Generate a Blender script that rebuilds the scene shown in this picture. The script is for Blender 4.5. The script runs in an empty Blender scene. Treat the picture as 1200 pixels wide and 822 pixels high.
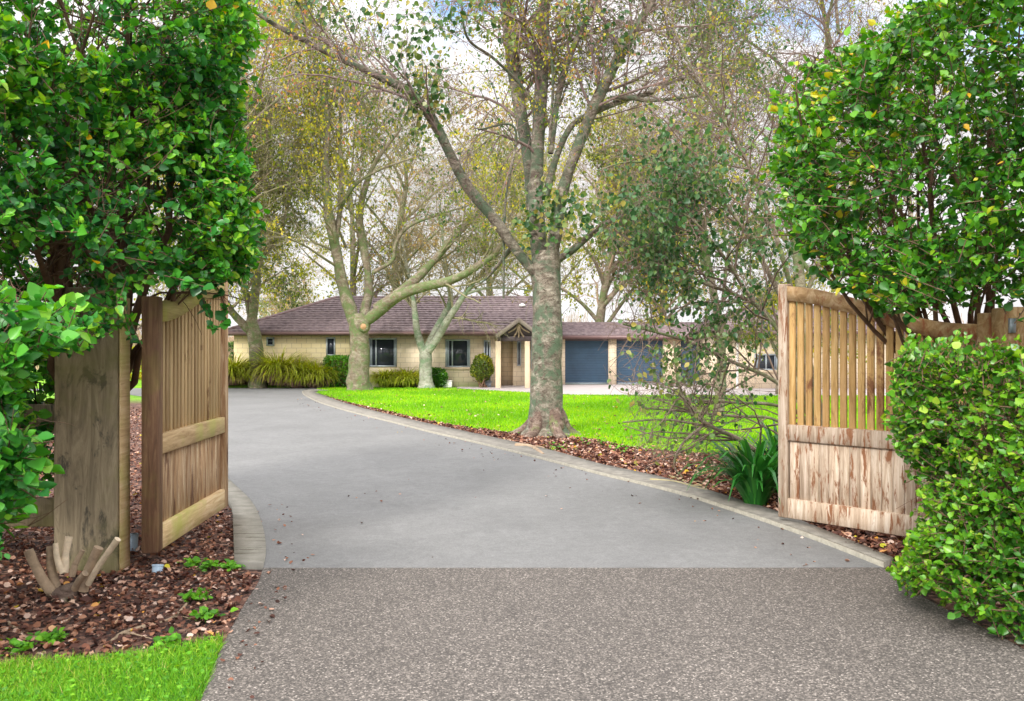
import bpy, math, random
import numpy as np
from mathutils import Vector
random.seed(7); RNG = np.random.default_rng(11)
sc = bpy.context.scene
R = math.radians
# ------------------------------------------------------------------ camera
CH = 1.5; F = 1000.0; CX = 600.0; CY = 411.0
cd = bpy.data.cameras.new("camera"); cam = bpy.data.objects.new("camera", cd)
sc.collection.objects.link(cam); sc.camera = cam
cam.location = (0, 0, CH); cam.rotation_euler = (R(90), 0, 0)
cd.lens = 30.0; cd.sensor_width = 36.0; cd.clip_start = 0.05; cd.clip_end = 3000
cd.dof.use_dof = True; cd.dof.focus_distance = 13.0; cd.dof.aperture_fstop = 7.0
# ------------------------------------------------------------------ sky and sun
SUN_EL, SUN_AZ = 33.0, 204.0      # azimuth clockwise from +Y: behind the camera, to the left
w = bpy.data.worlds.new("World"); sc.world = w; w.use_nodes = True
nt = w.node_tree; nt.nodes.clear()
def N(nt, t, **kw):
    n = nt.nodes.new(t)
    for k, v in kw.items(): setattr(n, k, v)
    return n
sky = N(nt, 'ShaderNodeTexSky', sky_type='NISHITA', sun_disc=False)
sky.sun_elevation = R(SUN_EL); sky.sun_rotation = R(SUN_AZ); sky.dust_density = 1.0
tc = N(nt, 'ShaderNodeTexCoord'); sep = N(nt, 'ShaderNodeSeparateXYZ')
nt.links.new(tc.outputs['Generated'], sep.inputs[0])
noi = N(nt, 'ShaderNodeTexNoise'); noi.inputs['Scale'].default_value = 3.2; noi.inputs['Detail'].default_value = 6; noi.inputs['Roughness'].default_value = .6
mpw = N(nt, 'ShaderNodeMapping'); mpw.inputs['Scale'].default_value = (1, 1, 2.2); mpw.inputs['Location'].default_value = (.35, .1, 0)
nt.links.new(tc.outputs['Generated'], mpw.inputs[0]); nt.links.new(mpw.outputs[0], noi.inputs['Vector'])
mask = N(nt, 'ShaderNodeMapRange'); mask.inputs[1].default_value = .33; mask.inputs[2].default_value = .43
nt.links.new(noi.outputs[0], mask.inputs[0])
elev = N(nt, 'ShaderNodeMapRange'); elev.inputs[1].default_value = 0.25; elev.inputs[2].default_value = .8
elev.inputs[3].default_value = 8.0; elev.inputs[4].default_value = 24.0
nt.links.new(sep.outputs['Z'], elev.inputs[0])
cc = N(nt, 'ShaderNodeVectorMath', operation='SCALE'); cc.inputs[0].default_value = (1.0, .985, .995)
# the cloud deck is brightest round the veiled sun
dt = N(nt, 'ShaderNodeVectorMath', operation='DOT_PRODUCT'); nt.links.new(tc.outputs['Generated'], dt.inputs[0])
dt.inputs[1].default_value = (math.sin(R(SUN_AZ)) * math.cos(R(SUN_EL)), math.cos(R(SUN_AZ)) * math.cos(R(SUN_EL)), math.sin(R(SUN_EL)))
mxm = N(nt, 'ShaderNodeMath', operation='MAXIMUM'); nt.links.new(dt.outputs['Value'], mxm.inputs[0]); mxm.inputs[1].default_value = 0
pw = N(nt, 'ShaderNodeMath', operation='POWER'); nt.links.new(mxm.outputs[0], pw.inputs[0]); pw.inputs[1].default_value = 3.0
sumv = N(nt, 'ShaderNodeMath', operation='MULTIPLY_ADD'); nt.links.new(pw.outputs[0], sumv.inputs[0]); sumv.inputs[1].default_value = 14.0; nt.links.new(elev.outputs[0], sumv.inputs[2])
n2w = N(nt, 'ShaderNodeTexNoise'); n2w.inputs['Scale'].default_value = 5.5; n2w.inputs['Detail'].default_value = 5; nt.links.new(mpw.outputs[0], n2w.inputs['Vector'])
vr = N(nt, 'ShaderNodeMapRange'); vr.inputs[1].default_value = .3; vr.inputs[2].default_value = .7; vr.inputs[3].default_value = .78; vr.inputs[4].default_value = 1.15; nt.links.new(n2w.outputs[0], vr.inputs[0])
mv = N(nt, 'ShaderNodeMath', operation='MULTIPLY'); nt.links.new(sumv.outputs[0], mv.inputs[0]); nt.links.new(vr.outputs[0], mv.inputs[1])
nt.links.new(mv.outputs[0], cc.inputs['Scale'])
mx = N(nt, 'ShaderNodeMix', data_type='RGBA')
nt.links.new(mask.outputs[0], mx.inputs[0]); bl = N(nt, 'ShaderNodeVectorMath', operation='SCALE'); bl.inputs['Scale'].default_value = 2.2; nt.links.new(sky.outputs[0], bl.inputs[0]); nt.links.new(bl.outputs[0], mx.inputs[6]); nt.links.new(cc.outputs[0], mx.inputs[7])
bg = N(nt, 'ShaderNodeBackground'); bg.inputs[1].default_value = 0.1
wo = N(nt, 'ShaderNodeOutputWorld')
nt.links.new(mx.outputs[2], bg.inputs[0]); nt.links.new(bg.outputs[0], wo.inputs[0])
sd = bpy.data.lights.new("sun", 'SUN'); so = bpy.data.objects.new("sun", sd); sc.collection.objects.link(so)
sd.energy = 2.6; sd.angle = R(11); sd.color = (1, .95, .87)
az, el = R(SUN_AZ), R(SUN_EL)
dirv = Vector((math.sin(az) * math.cos(el), math.cos(az) * math.cos(el), math.sin(el)))
so.rotation_euler = dirv.to_track_quat('Z', 'Y').to_euler()
sc.view_settings.view_transform = 'Standard'; sc.view_settings.look = 'None'
sc.view_settings.gamma = 1.0; sc.view_settings.use_curve_mapping = False; sc.view_settings.exposure = 0.5
sc.cycles.max_bounces = 6; sc.cycles.diffuse_bounces = 3; sc.cycles.glossy_bounces = 2
sc.cycles.transmission_bounces = 3; sc.cycles.transparent_max_bounces = 4; sc.cycles.use_denoising = True
sc.cycles.caustics_reflective = False; sc.cycles.caustics_refractive = False
# ------------------------------------------------------------------ helpers
def P(px, py, D): return np.array([(px - CX) / F * D, D, CH - (py - CY) / F * D])
def G(px, py, z=0.0):
    D = (CH - z) * F / (py - CY); return np.array([(px - CX) / F * D, D, z])
def empty(name, loc, label, cat, group=None):
    o = bpy.data.objects.new(name, None); sc.collection.objects.link(o)
    o.location = tuple(float(v) for v in loc); o.empty_display_size = .2
    o['label'] = label; o['category'] = cat
    if group: o['group'] = group
    return o
def tag(o, label, cat, group=None):
    o['label'] = label; o['category'] = cat
    if group: o['group'] = group
    return o
def ancestor_loc(p):
    l = Vector((0, 0, 0))
    while p is not None: l += p.location; p = p.parent
    return np.array(l)
def mesh_np(name, V, faces, mat, parent=None, smooth=False, rnd=None, origin=None, kind=None):
    """V in world coordinates; faces an (n,k) array or a list of such arrays"""
    if not isinstance(faces, list): faces = [faces]
    faces = [np.asarray(f, dtype=np.int32) for f in faces if len(f)]
    V = np.asarray(V, dtype=np.float64)
    org = ancestor_loc(parent) if parent else (np.array(origin) if origin is not None else np.zeros(3))
    me = bpy.data.meshes.new(name)
    me.vertices.add(len(V)); me.vertices.foreach_set('co', (V - org).astype(np.float32).ravel())
    nl = sum(f.size for f in faces); npoly = sum(len(f) for f in faces)
    me.loops.add(nl); me.loops.foreach_set('vertex_index', np.concatenate([f.ravel() for f in faces]))
    me.polygons.add(npoly)
    tot = np.concatenate([np.full(len(f), f.shape[1], dtype=np.int32) for f in faces])
    st = np.concatenate([[0], np.cumsum(tot)[:-1]]).astype(np.int32)
    me.polygons.foreach_set('loop_start', st)
    try: me.polygons.foreach_set('loop_total', tot)
    except Exception: pass
    if smooth: me.polygons.foreach_set('use_smooth', np.ones(npoly, dtype=bool))
    if rnd is not None:
        a = me.attributes.new('rnd', 'FLOAT', 'POINT'); a.data.foreach_set('value', np.asarray(rnd, dtype=np.float32))
    me.update(calc_edges=True); me.validate()
    if mat: me.materials.append(mat)
    o = bpy.data.objects.new(name, me); sc.collection.objects.link(o)
    if parent: o.parent = parent
    elif origin is not None: o.location = tuple(float(v) for v in org)
    if kind: o['kind'] = kind
    return o
class MB:
    def __init__(s): s.V = []; s.Q = []; s.T = []; s.n = 0
    def add(s, V, Q=None, T=None):
        V = np.asarray(V, float).reshape(-1, 3)
        if Q is not None and len(Q): s.Q.append(np.asarray(Q) + s.n)
        if T is not None and len(T): s.T.append(np.asarray(T) + s.n)
        s.V.append(V); s.n += len(V)
    def box(s, a, b, M=None, bev=0.0):
        a = np.minimum(a, b).astype(float), np.maximum(a, b).astype(float); a, b = a
        if bev > 0:
            bm = __import__('bmesh').new(); import bmesh
            bmesh.ops.create_cube(bm, size=1)
            for v in bm.verts:
                v.co = Vector([(a[i] + b[i]) / 2 + v.co[i] * (b[i] - a[i]) for i in range(3)])
            bmesh.ops.bevel(bm, geom=list(bm.edges), offset=bev, segments=1, affect='EDGES')
            bm.verts.ensure_lookup_table()
            V = np.array([v.co[:] for v in bm.verts])
            Q = [[v.index for v in f.verts] for f in bm.faces if len(f.verts) == 4]
            T = [[v.index for v in f.verts] for f in bm.faces if len(f.verts) == 3]
            bm.free()
        else:
            V = np.array([[(a, b)[(i >> 0) & 1][0], (a, b)[(i >> 1) & 1][1], (a, b)[(i >> 2) & 1][2]] for i in range(8)])
            Q = [[0, 2, 3, 1], [4, 5, 7, 6], [0, 1, 5, 4], [2, 6, 7, 3], [0, 4, 6, 2], [1, 3, 7, 5]]; T = None
        if M is not None: V = M(V)
        s.add(V, Q, T)
    def build(s, name, mat, parent=None, **kw):
        return mesh_np(name, np.concatenate(s.V), [f for f in (np.concatenate(s.Q) if s.Q else [], np.concatenate(s.T) if s.T else []) if len(f)], mat, parent, **kw)
def norm(a): return a / np.maximum(np.linalg.norm(a, axis=-1, keepdims=True), 1e-9)
def tubes(Pts, Rad, S=4):
    """Pts (N,K,3), Rad (N,K) -> verts, quads"""
    N_, K, _ = Pts.shape
    T = np.gradient(Pts, axis=1); T = norm(T)
    ref = np.tile(np.array([.31, .17, .93]), (N_, K, 1)); 
    a = norm(np.cross(T, ref)); b = np.cross(T, a)
    ang = np.arange(S) / S * 2 * np.pi
    V = Pts[:, :, None, :] + Rad[:, :, None, None] * (a[:, :, None, :] * np.cos(ang)[None, None, :, None] + b[:, :, None, :] * np.sin(ang)[None, None, :, None])
    idx = np.arange(N_ * K * S).reshape(N_, K, S)
    q = np.stack([idx[:, :-1, :], np.roll(idx, -1, 2)[:, :-1, :], np.roll(idx, -1, 2)[:, 1:, :], idx[:, 1:, :]], -1).reshape(-1, 4)
    return V.reshape(-1, 3), q
def spline(pts, n):
    """Catmull-Rom through pts (k,d) -> (n,d)"""
    p = np.asarray(pts, float); k = len(p)
    pp = np.vstack([2 * p[0] - p[1], p, 2 * p[-1] - p[-2]])
    t = np.linspace(0, k - 1 - 1e-6, n); i = t.astype(int); u = (t - i)[:, None]
    a, b, c, d = pp[i], pp[i + 1], pp[i + 2], pp[i + 3]
    return .5 * (2 * b + (c - a) * u + (2 * a - 5 * b + 4 * c - d) * u ** 2 + (3 * b - a - 3 * c + d) * u ** 3)
def wobble(V, amp, sc_, seed=0):
    """smooth pseudo noise displacement"""
    r = np.random.default_rng(seed); out = np.zeros_like(V)
    for o in range(3):
        k = r.normal(size=(3, 3)) * sc_ * (1.9 ** o); ph = r.uniform(0, 6.28, 3)
        out += np.sin(V @ k + ph) * amp / (1.7 ** o)
    return V + out
def fat_limb(mb, ctrl, n=24, S=18, bump=.08, seed=0, cap=False):
    """ctrl rows: x,y,z,r ; a bumpy limb with modelled bark swellings"""
    c = spline(ctrl, n); pts, rad = c[None, :, :3], np.maximum(c[None, :, 3], .004)
    V, q = tubes(pts, rad, S)
    r0 = np.repeat(rad.ravel(), S)
    cen = np.repeat(pts.reshape(-1, 3), S, 0)
    r = np.random.default_rng(seed); d = norm(V - cen); f = np.zeros(len(V))
    for o, s_ in enumerate((3.0, 6.5, 13.0, 26.)):
        k = r.normal(size=(3,)) * s_; k2 = r.normal(size=(3,)) * s_
        f += np.sin(V @ k + r.uniform(0, 6)) * np.sin(V @ k2 + r.uniform(0, 6)) / (1.35 ** o)
    V = V + d * (f * bump * r0)[:, None]
    mb.add(V, q)
    if cap:
        Vc = V[-S:]; ctr = Vc.mean(0); 
        mb.add(np.vstack([Vc, ctr[None]]), None, [[i, (i + 1) % S, S] for i in range(S)])
    return c
def sprout(PP, PR, n, L, ang=.8, up=0., droop=0., K=5, tmin=.25, rscale=.5, rmin=.003, jit=.15, bias=None, seed=1, keep=None):
    r = np.random.default_rng(seed); N_, K0, _ = PP.shape
    wts = np.linalg.norm(PP[:, -1] - PP[:, 0], axis=1); wts = wts / wts.sum()
    i = r.choice(N_, n, p=wts); t = (tmin + (1 - tmin) * r.random(n) ** .8) * (K0 - 1.001); k = t.astype(int); u = (t - k)[:, None]
    st = PP[i, k] * (1 - u) + PP[i, k + 1] * u; tan = norm(PP[i, k + 1] - PP[i, k])
    pr = PR[i, k] * (1 - u[:, 0]) + PR[i, k + 1] * u[:, 0]
    rv = norm(r.normal(size=(n, 3))); rv = norm(rv - tan * (rv * tan).sum(1, keepdims=True))
    a = (ang * (0.6 + .8 * r.random(n)))[:, None]
    d = tan * np.cos(a) + rv * np.sin(a); d[:, 2] += up
    if bias is not None: d += np.asarray(bias)
    d = norm(d)
    l = (L[0] + (L[1] - L[0]) * r.random(n)) * (1 - .35 * t / K0)
    out = [st]; dd = d
    for j in range(1, K):
        dd = norm(dd + r.normal(size=(n, 3)) * jit + np.array([0, 0, -droop])); out.append(out[-1] + dd * (l / (K - 1))[:, None])
    pts = np.stack(out, 1)
    r0 = np.maximum(pr * rscale, rmin); rad = r0[:, None] * np.linspace(1, .35, K)[None]
    if keep is not None:
        m = keep(pts[:, -1]); pts, rad = pts[m], rad[m]
    return pts, np.maximum(rad, rmin * .5)
# leaf templates -------------------------------------------------------------
LT_ROUND = (np.array([[0, 0, 0], [0, .5, -.07], [0, 1, -.02], [.33, .22, .05], [.40, .50, .07], [.19, .83, .03], [-.33, .22, .05], [-.40, .50, .07], [-.19, .83, .03]]),
            np.array([[0, 3, 4, 1], [1, 4, 5, 2], [0, 1, 7, 6], [1, 2, 8, 7]]))
LT_DIA = (np.array([[0, 0, 0], [.3, .45, .06], [0, 1, 0], [-.3, .45, .06]]), np.array([[0, 1, 2, 3]]))
LT_CURL = (np.array([[0, 0, 0], [.35, .3, .15], [.32, .75, .22], [0, 1, .1], [-.32, .7, .2], [-.36, .25, .12], [0, .5, -.06]]),
           np.array([[0, 1, 6, 5], [1, 2, 3, 6], [6, 3, 4, 5]]))
def leaf_mesh(name, pos, d, nrm, size, mat, parent=None, tmpl=LT_ROUND, width=1.0, rnd=None, seed=3, kind=None, smooth=True, origin=None):
    r = np.random.default_rng(seed); n = len(pos)
    y = norm(d); x = norm(np.cross(y, nrm)); z = np.cross(x, y)
    T, Fq = tmpl; wv = width * (.8 + .4 * r.random(n))
    curl = (r.random(n) * 2.0 + .2)
    V = pos[:, None, :] + size[:, None, None] * (T[None, :, 0, None] * wv[:, None, None] * x[:, None, :] + T[None, :, 1, None] * y[:, None, :] + (T[None, :, 2, None] * curl[:, None, None] - .12 * curl[:, None, None] * (T[None, :, 1, None]) ** 2) * z[:, None, :])
    m = len(T); Q = (Fq[None] + (np.arange(n) * m)[:, None, None]).reshape(-1, Fq.shape[1])
    if rnd is None: rnd = r.random(n)
    return mesh_np(name, V.reshape(-1, 3), Q, mat, parent, smooth=smooth, rnd=np.repeat(rnd, m), kind=kind, origin=origin)
# ------------------------------------------------------------------ materials
def newmat(name):
    m = bpy.data.materials.new(name); m.use_nodes = True; nt = m.node_tree; nt.nodes.clear()
    o = N(nt, 'ShaderNodeOutputMaterial'); b = N(nt, 'ShaderNodeBsdfPrincipled'); nt.links.new(b.outputs[0], o.inputs[0])
    return m, nt, b, o
def ramp(nt, stops, src, interp='LINEAR'):
    c = N(nt, 'ShaderNodeValToRGB'); c.color_ramp.interpolation = interp
    e = c.color_ramp.elements
    while len(e) < len(stops): e.new(.5)
    for i, (p, col) in enumerate(stops):
        e[i].position = p; e[i].color = (*col, 1) if len(col) == 3 else col
    nt.links.new(src, c.inputs[0]); return c
def coords(nt, scale=(1, 1, 1), kind='Object'):
    t = N(nt, 'ShaderNodeTexCoord'); mp = N(nt, 'ShaderNodeMapping'); mp.inputs['Scale'].default_value = scale
    nt.links.new(t.outputs[kind], mp.inputs[0]); return mp.outputs[0]
def noise(nt, vec, scale, detail=4, rough=.6, dist=0):
    n = N(nt, 'ShaderNodeTexNoise'); n.inputs['Scale'].default_value = scale; n.inputs['Detail'].default_value = detail
    n.inputs['Roughness'].default_value = rough; n.inputs['Distortion'].default_value = dist
    nt.links.new(vec, n.inputs['Vector']); return n.outputs[0]
def mixc(nt, fac, a, b, mode='MIX'):
    m = N(nt, 'ShaderNodeMix', data_type='RGBA', blend_type=mode)
    for s, v in ((m.inputs[0], fac), (m.inputs[6], a), (m.inputs[7], b)):
        if isinstance(v, (int, float)): s.default_value = v
        elif isinstance(v, tuple): s.default_value = (*v, 1)
        else: nt.links.new(v, s)
    return m.outputs[2]
def bump(nt, b, h, strength=.3, dist=.01):
    n = N(nt, 'ShaderNodeBump'); n.inputs['Strength'].default_value = strength; n.inputs['Distance'].default_value = dist
    nt.links.new(h, n.inputs['Height']); nt.links.new(n.outputs[0], b.inputs['Normal'])
def leaf_mat(name, stops, rough=.45, trans=.35, spec=.5, tcol=None):
    m, nt, b, o = newmat(name)
    at = N(nt, 'ShaderNodeAttribute', attribute_name='rnd')
    c = ramp(nt, stops, at.outputs['Fac'])
    nt.links.new(c.outputs[0], b.inputs['Base Color']); b.inputs['Roughness'].default_value = rough
    b.inputs['Specular IOR Level'].default_value = spec
    tr = N(nt, 'ShaderNodeBsdfTranslucent'); hsv = N(nt, 'ShaderNodeHueSaturation'); hsv.inputs['Hue'].default_value = .485; hsv.inputs['Saturation'].default_value = 1.1; hsv.inputs['Value'].default_value = 1.5
    nt.links.new(c.outputs[0], hsv.inputs['Color']); nt.links.new(hsv.outputs[0], tr.inputs[0])
    ms = N(nt, 'ShaderNodeMixShader'); ms.inputs[0].default_value = trans
    nt.links.new(b.outputs[0], ms.inputs[1]); nt.links.new(tr.outputs[0], ms.inputs[2]); nt.links.new(ms.outputs[0], o.inputs[0])
    return m
def bark_mat(name, stops, moss=None, moss_amt=.5, patch=None, scale=1.0, bs=.5):
    m, nt, b, o = newmat(name); v = coords(nt)
    vz = coords(nt, (1, 1, 1.7))
    n1 = noise(nt, vz, 4.2 * scale, 10, .78, .5); col = ramp(nt, stops, n1).outputs[0]
    big = ramp(nt, [(.35, (.36, .36, .36)), (.65, (.62, .62, .62))], noise(nt, v, 1.3 * scale, 5, .6)).outputs[0]
    col = mixc(nt, .8, col, big, 'OVERLAY')
    if moss:
        n2 = noise(nt, v, 2.1 * scale, 8, .72, .4); f = ramp(nt, [(moss_amt, (0, 0, 0)), (moss_amt + .10, (.85, .85, .85))], n2).outputs[0]
        col = mixc(nt, f, col, moss)
    if patch:
        n3 = noise(nt, vz, 6 * scale, 8, .75, .8); f = ramp(nt, [(.55, (0, 0, 0)), (.62, (1, 1, 1))], n3).outputs[0]
        col = mixc(nt, f, col, patch)
    col = mixc(nt, .75, col, ramp(nt, [(.3, (.28, .28, .28)), (.7, (.7, .7, .7))], noise(nt, coords(nt, (1, 1, 1.6)), 26 * scale, 8, .8, .5)).outputs[0], 'OVERLAY')
    nt.links.new(col, b.inputs['Base Color']); b.inputs['Roughness'].default_value = .9
    h = noise(nt, coords(nt, (1, 1, 2.2)), 22 * scale, 8, .75, .8); bump(nt, b, h, bs, .03)
    return m
def wood_mat(name, stops, gx=(22, 22, 1.6), stain=None, green=None, stain_lo=.55, sc_=1.6, sv=(3.5, 3.5, 1.3), dist=.8):
    m, nt, b, o = newmat(name); v = coords(nt, gx)
    n1 = noise(nt, v, 1.4, 8, .7, dist); col = ramp(nt, stops, n1).outputs[0]
    pl = N(nt, 'ShaderNodeAttribute', attribute_name='rnd')
    col = mixc(nt, .42, col, ramp(nt, [(0, (.30, .25, .2)), (.5, (.52, .48, .42)), (1, (.85, .8, .75))], pl.outputs['Fac']).outputs[0], 'OVERLAY')
    if stain:
        n2 = noise(nt, coords(nt, sv), sc_, 6, .7, .5); f = ramp(nt, [(stain_lo, (0, 0, 0)), (stain_lo + .07, (1, 1, 1))], n2).outputs[0]
        col = mixc(nt, f, col, stain)
    if green:
        n3 = noise(nt, coords(nt, (1, 1, 1)), 1.7, 5, .6); f = ramp(nt, [(.48, (0, 0, 0)), (.66, (.8, .8, .8))], n3).outputs[0]
        col = mixc(nt, f, col, green)
    nt.links.new(col, b.inputs['Base Color']); b.inputs['Roughness'].default_value = .8
    bump(nt, b, noise(nt, v, 3, 6, .7), .5, .006); return m
def plain_mat(name, col, rough=.6, metal=0, var=.12, scale=8, bumps=0.0):
    m, nt, b, o = newmat(name); n1 = noise(nt, coords(nt), scale, 6, .65)
    lo = tuple(c * (1 - var) for c in col); hi = tuple(min(1, c * (1 + var)) for c in col)
    nt.links.new(ramp(nt, [(.3, lo), (.7, hi)], n1).outputs[0], b.inputs['Base Color'])
    b.inputs['Roughness'].default_value = rough; b.inputs['Metallic'].default_value = metal
    if bumps: bump(nt, b, noise(nt, coords(nt), scale * 8, 5, .7), bumps, .005)
    return m
def litter_like(name, stops, big, bs=.8):
    m, nt, b, o = newmat(name); v = coords(nt)
    vo = N(nt, 'ShaderNodeTexVoronoi'); vo.inputs['Scale'].default_value = 32; vo.inputs['Randomness'].default_value = 1
    nt.links.new(v, vo.inputs['Vector'])
    s = N(nt, 'ShaderNodeSeparateColor'); nt.links.new(vo.outputs['Color'], s.inputs[0])
    col = ramp(nt, stops, s.outputs[0]).outputs[0]
    f = ramp(nt, [(.42, (0, 0, 0)), (.6, (1, 1, 1))], noise(nt, v, 1.3, 6, .7)).outputs[0]
    col = mixc(nt, f, col, mixc(nt, .65, col, big))
    nt.links.new(col, b.inputs['Base Color']); b.inputs['Roughness'].default_value = .95
    bump(nt, b, noise(nt, v, 40, 4, .7), bs, .03); return m
M = {}
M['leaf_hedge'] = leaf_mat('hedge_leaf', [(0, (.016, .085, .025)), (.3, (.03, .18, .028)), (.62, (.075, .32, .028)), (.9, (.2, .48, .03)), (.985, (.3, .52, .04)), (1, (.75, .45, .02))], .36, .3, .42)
M['leaf_bright'] = leaf_mat('young_hedge_leaf', [(0, (.02, .12, .025)), (.4, (.04, .22, .028)), (.8, (.11, .39, .032)), (1, (.25, .54, .05))], .36, .3, .42)
M['leaf_right'] = leaf_mat('right_hedge_leaf', [(0, (.016, .085, .012)), (.35, (.045, .19, .018)), (.7, (.11, .33, .02)), (.97, (.27, .48, .025)), (1, (.7, .42, .03))], .36, .3, .42)
M['leaf_low'] = leaf_mat('clipped_hedge_leaf', [(0, (.02, .085, .01)), (.35, (.05, .19, .015)), (.7, (.125, .33, .018)), (.93, (.22, .43, .022)), (1, (.32, .46, .04))], .35, .3, .5)
M['leaf_shrub'] = leaf_mat('shrub_leaf', [(0, (.02, .075, .022)), (.35, (.055, .145, .035)), (.65, (.12, .2, .045)), (.88, (.22, .26, .06)), (1, (.40, .34, .08))], .38, .3, .5)
M['leaf_olive'] = leaf_mat('olive_leaf', [(0, (.05, .09, .02)), (.4, (.13, .19, .03)), (.75, (.33, .36, .03)), (1, (.6, .5, .03))], .5, .4, .3)
M['leaf_yellow'] = leaf_mat('yellow_leaf', [(0, (.05, .09, .025)), (.35, (.19, .24, .03)), (.75, (.44, .46, .03)), (1, (.62, .5, .04))], .5, .4, .3)
M['leaf_main'] = leaf_mat('birch_leaf', [(0, (.03, .1, .035)), (.3, (.08, .17, .04)), (.6, (.24, .3, .03)), (.85, (.5, .45, .03)), (1, (.42, .2, .1))], .5, .4, .3)
M['leaf_tan'] = leaf_mat('dry_leaf', [(0, (.14, .13, .06)), (.4, (.28, .22, .09)), (.75, (.46, .3, .1)), (1, (.5, .42, .12))], .6, .35, .2)
M['grass'] = leaf_mat('lawn_grass', [(0, (.09, .25, .003)), (.5, (.18, .43, .004)), (.85, (.30, .56, .006)), (1, (.48, .55, .03))], .55, .3, .2)
M['verge'] = leaf_mat('verge_grass', [(0, (.05, .17, .02)), (.4, (.13, .38, .02)), (.75, (.28, .54, .04)), (.9, (.5, .56, .07)), (1, (.6, .5, .2))], .5, .3, .3)
M['tussock'] = leaf_mat('tussock_blade', [(0, (.22, .16, .08)), (.2, (.28, .27, .05)), (.5, (.33, .42, .03)), (1, (.70, .68, .05))], .5, .3, .3)
M['tussock_base'] = leaf_mat('tussock_dead_blade', [(0, (.16, .09, .08)), (.5, (.33, .2, .16)), (1, (.5, .36, .24))], .7, .2, .2)
M['agapanthus'] = leaf_mat('strap_leaf', [(0, (.01, .07, .015)), (.5, (.03, .17, .025)), (.9, (.07, .28, .04)), (1, (.3, .4, .15))], .3, .25, .5)
M['litter'] = leaf_mat('fallen_leaf', [(0, (.035, .018, .014)), (.3, (.10, .045, .035)), (.5, (.20, .085, .055)), (.7, (.32, .15, .09)), (.84, (.46, .27, .19)), (.97, (.66, .50, .42)), (.985, (.65, .28, .02)), (1, (.45, .5, .05))], .8, .1, .2)
M['mulch'] = litter_like('mulch', [(0, (.02, .012, .01)), (.4, (.07, .035, .028)), (.75, (.16, .075, .05)), (1, (.3, .17, .12))], (.03, .018, .012))
M['lawn'] = None
m, nt_, b_, o_ = newmat('lawn_soil'); v_ = coords(nt_)
nt_.links.new(ramp(nt_, [(.25, (.08, .20, .005)), (.5, (.15, .36, .005)), (.75, (.27, .48, .007))], noise(nt_, v_, 2.2, 10, .75)).outputs[0], b_.inputs['Base Color']); b_.inputs['Roughness'].default_value = .95
bump(nt_, b_, noise(nt_, v_, 45, 5, .7), .8, .04); M['lawn'] = m
m, nt_, b_, o_ = newmat('asphalt'); v_ = coords(nt_)
big = ramp(nt_, [(.3, (.142, .142, .142)), (.5, (.165, .165, .165)), (.7, (.190, .190, .189))], noise(nt_, coords(nt_, (1, .7, 1)), .8, 10, .7, .3)).outputs[0]
fine = ramp(nt_, [(.3, (.27, .27, .27)), (.7, (.73, .73, .73))], noise(nt_, v_, 75, 6, .85)).outputs[0]
col = mixc(nt_, .8, big, fine, 'OVERLAY')
sw = ramp(nt_, [(.35, (.42, .42, .42)), (.65, (.58, .58, .58))], noise(nt_, coords(nt_, (1, 1, 1)), 5, 8, .7, 2.2)).outputs[0]
col = mixc(nt_, .7, col, sw, 'OVERLAY')
nt_.links.new(col, b_.inputs['Base Color']); b_.inputs['Roughness'].default_value = .85; bump(nt_, b_, noise(nt_, v_, 160, 3, .7), .35, .004); M['asphalt'] = m
m, nt_, b_, o_ = newmat('exposed_aggregate'); v_ = coords(nt_)
vo = N(nt_, 'ShaderNodeTexVoronoi'); vo.inputs['Scale'].default_value = 125; nt_.links.new(v_, vo.inputs['Vector'])
s_ = N(nt_, 'ShaderNodeSeparateColor'); nt_.links.new(vo.outputs['Color'], s_.inputs[0])
st = ramp(nt_, [(0, (.05, .044, .040)), (.35, (.09, .078, .070)), (.7, (.138, .12, .108)), (.93, (.24, .21, .185)), (1, (.44, .39, .35))], s_.outputs[0]).outputs[0]
gap = ramp(nt_, [(0, (1, 1, 1)), (.5, (.9, .9, .9)), (.85, (.45, .44, .43))], vo.outputs['Distance']).outputs[0]
col = mixc(nt_, 1.0, st, gap, 'MULTIPLY')
col = mixc(nt_, .6, col, ramp(nt_, [(.3, (.42, .42, .42)), (.7, (.6, .6, .6))], noise(nt_, coords(nt_, (1, .6, 1)), 1.4, 7, .7, .5)).outputs[0], 'OVERLAY')
nt_.links.new(col, b_.inputs['Base Color']); b_.inputs['Roughness'].default_value = .75; bump(nt_, b_, vo.outputs['Distance'], -.5, .006); M['agg'] = m
M['kerb'] = plain_mat('kerb_concrete', (.20, .185, .16), .9, 0, .35, 9, .5)
M['kerb_edge'] = plain_mat('kerb_arris', (.30, .28, .23), .9, 0, .25, 20, .4)
M['conc'] = plain_mat('forecourt_concrete', (.42, .37, .36), .85, 0, .12, 2, .2)
M['bark_main'] = bark_mat('pale_lichen_bark', [(.32, (.04, .028, .02)), (.44, (.12, .095, .07)), (.55, (.25, .22, .17)), (.70, (.50, .46, .38))], (.075, .125, .07), .465, (.07, .045, .032), 1.5)
M['bark_wet'] = bark_mat('dark_root_bark', [(.3, (.05, .03, .022)), (.5, (.15, .1, .075)), (.68, (.36, .3, .24))], (.13, .19, .05), .55, (.05, .03, .02), 1.4)
M['bark_mid'] = bark_mat('mossy_grey_bark', [(.3, (.10, .07, .045)), (.45, (.18, .14, .10)), (.65, (.38, .335, .25))], (.11, .165, .05), .46, (.16, .1, .06), 1.0)
M['bark_pale'] = bark_mat('pale_green_bark', [(.3, (.14, .12, .09)), (.5, (.33, .33, .26)), (.7, (.52, .51, .45))], (.15, .23, .13), .49, None, 1.0)
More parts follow.
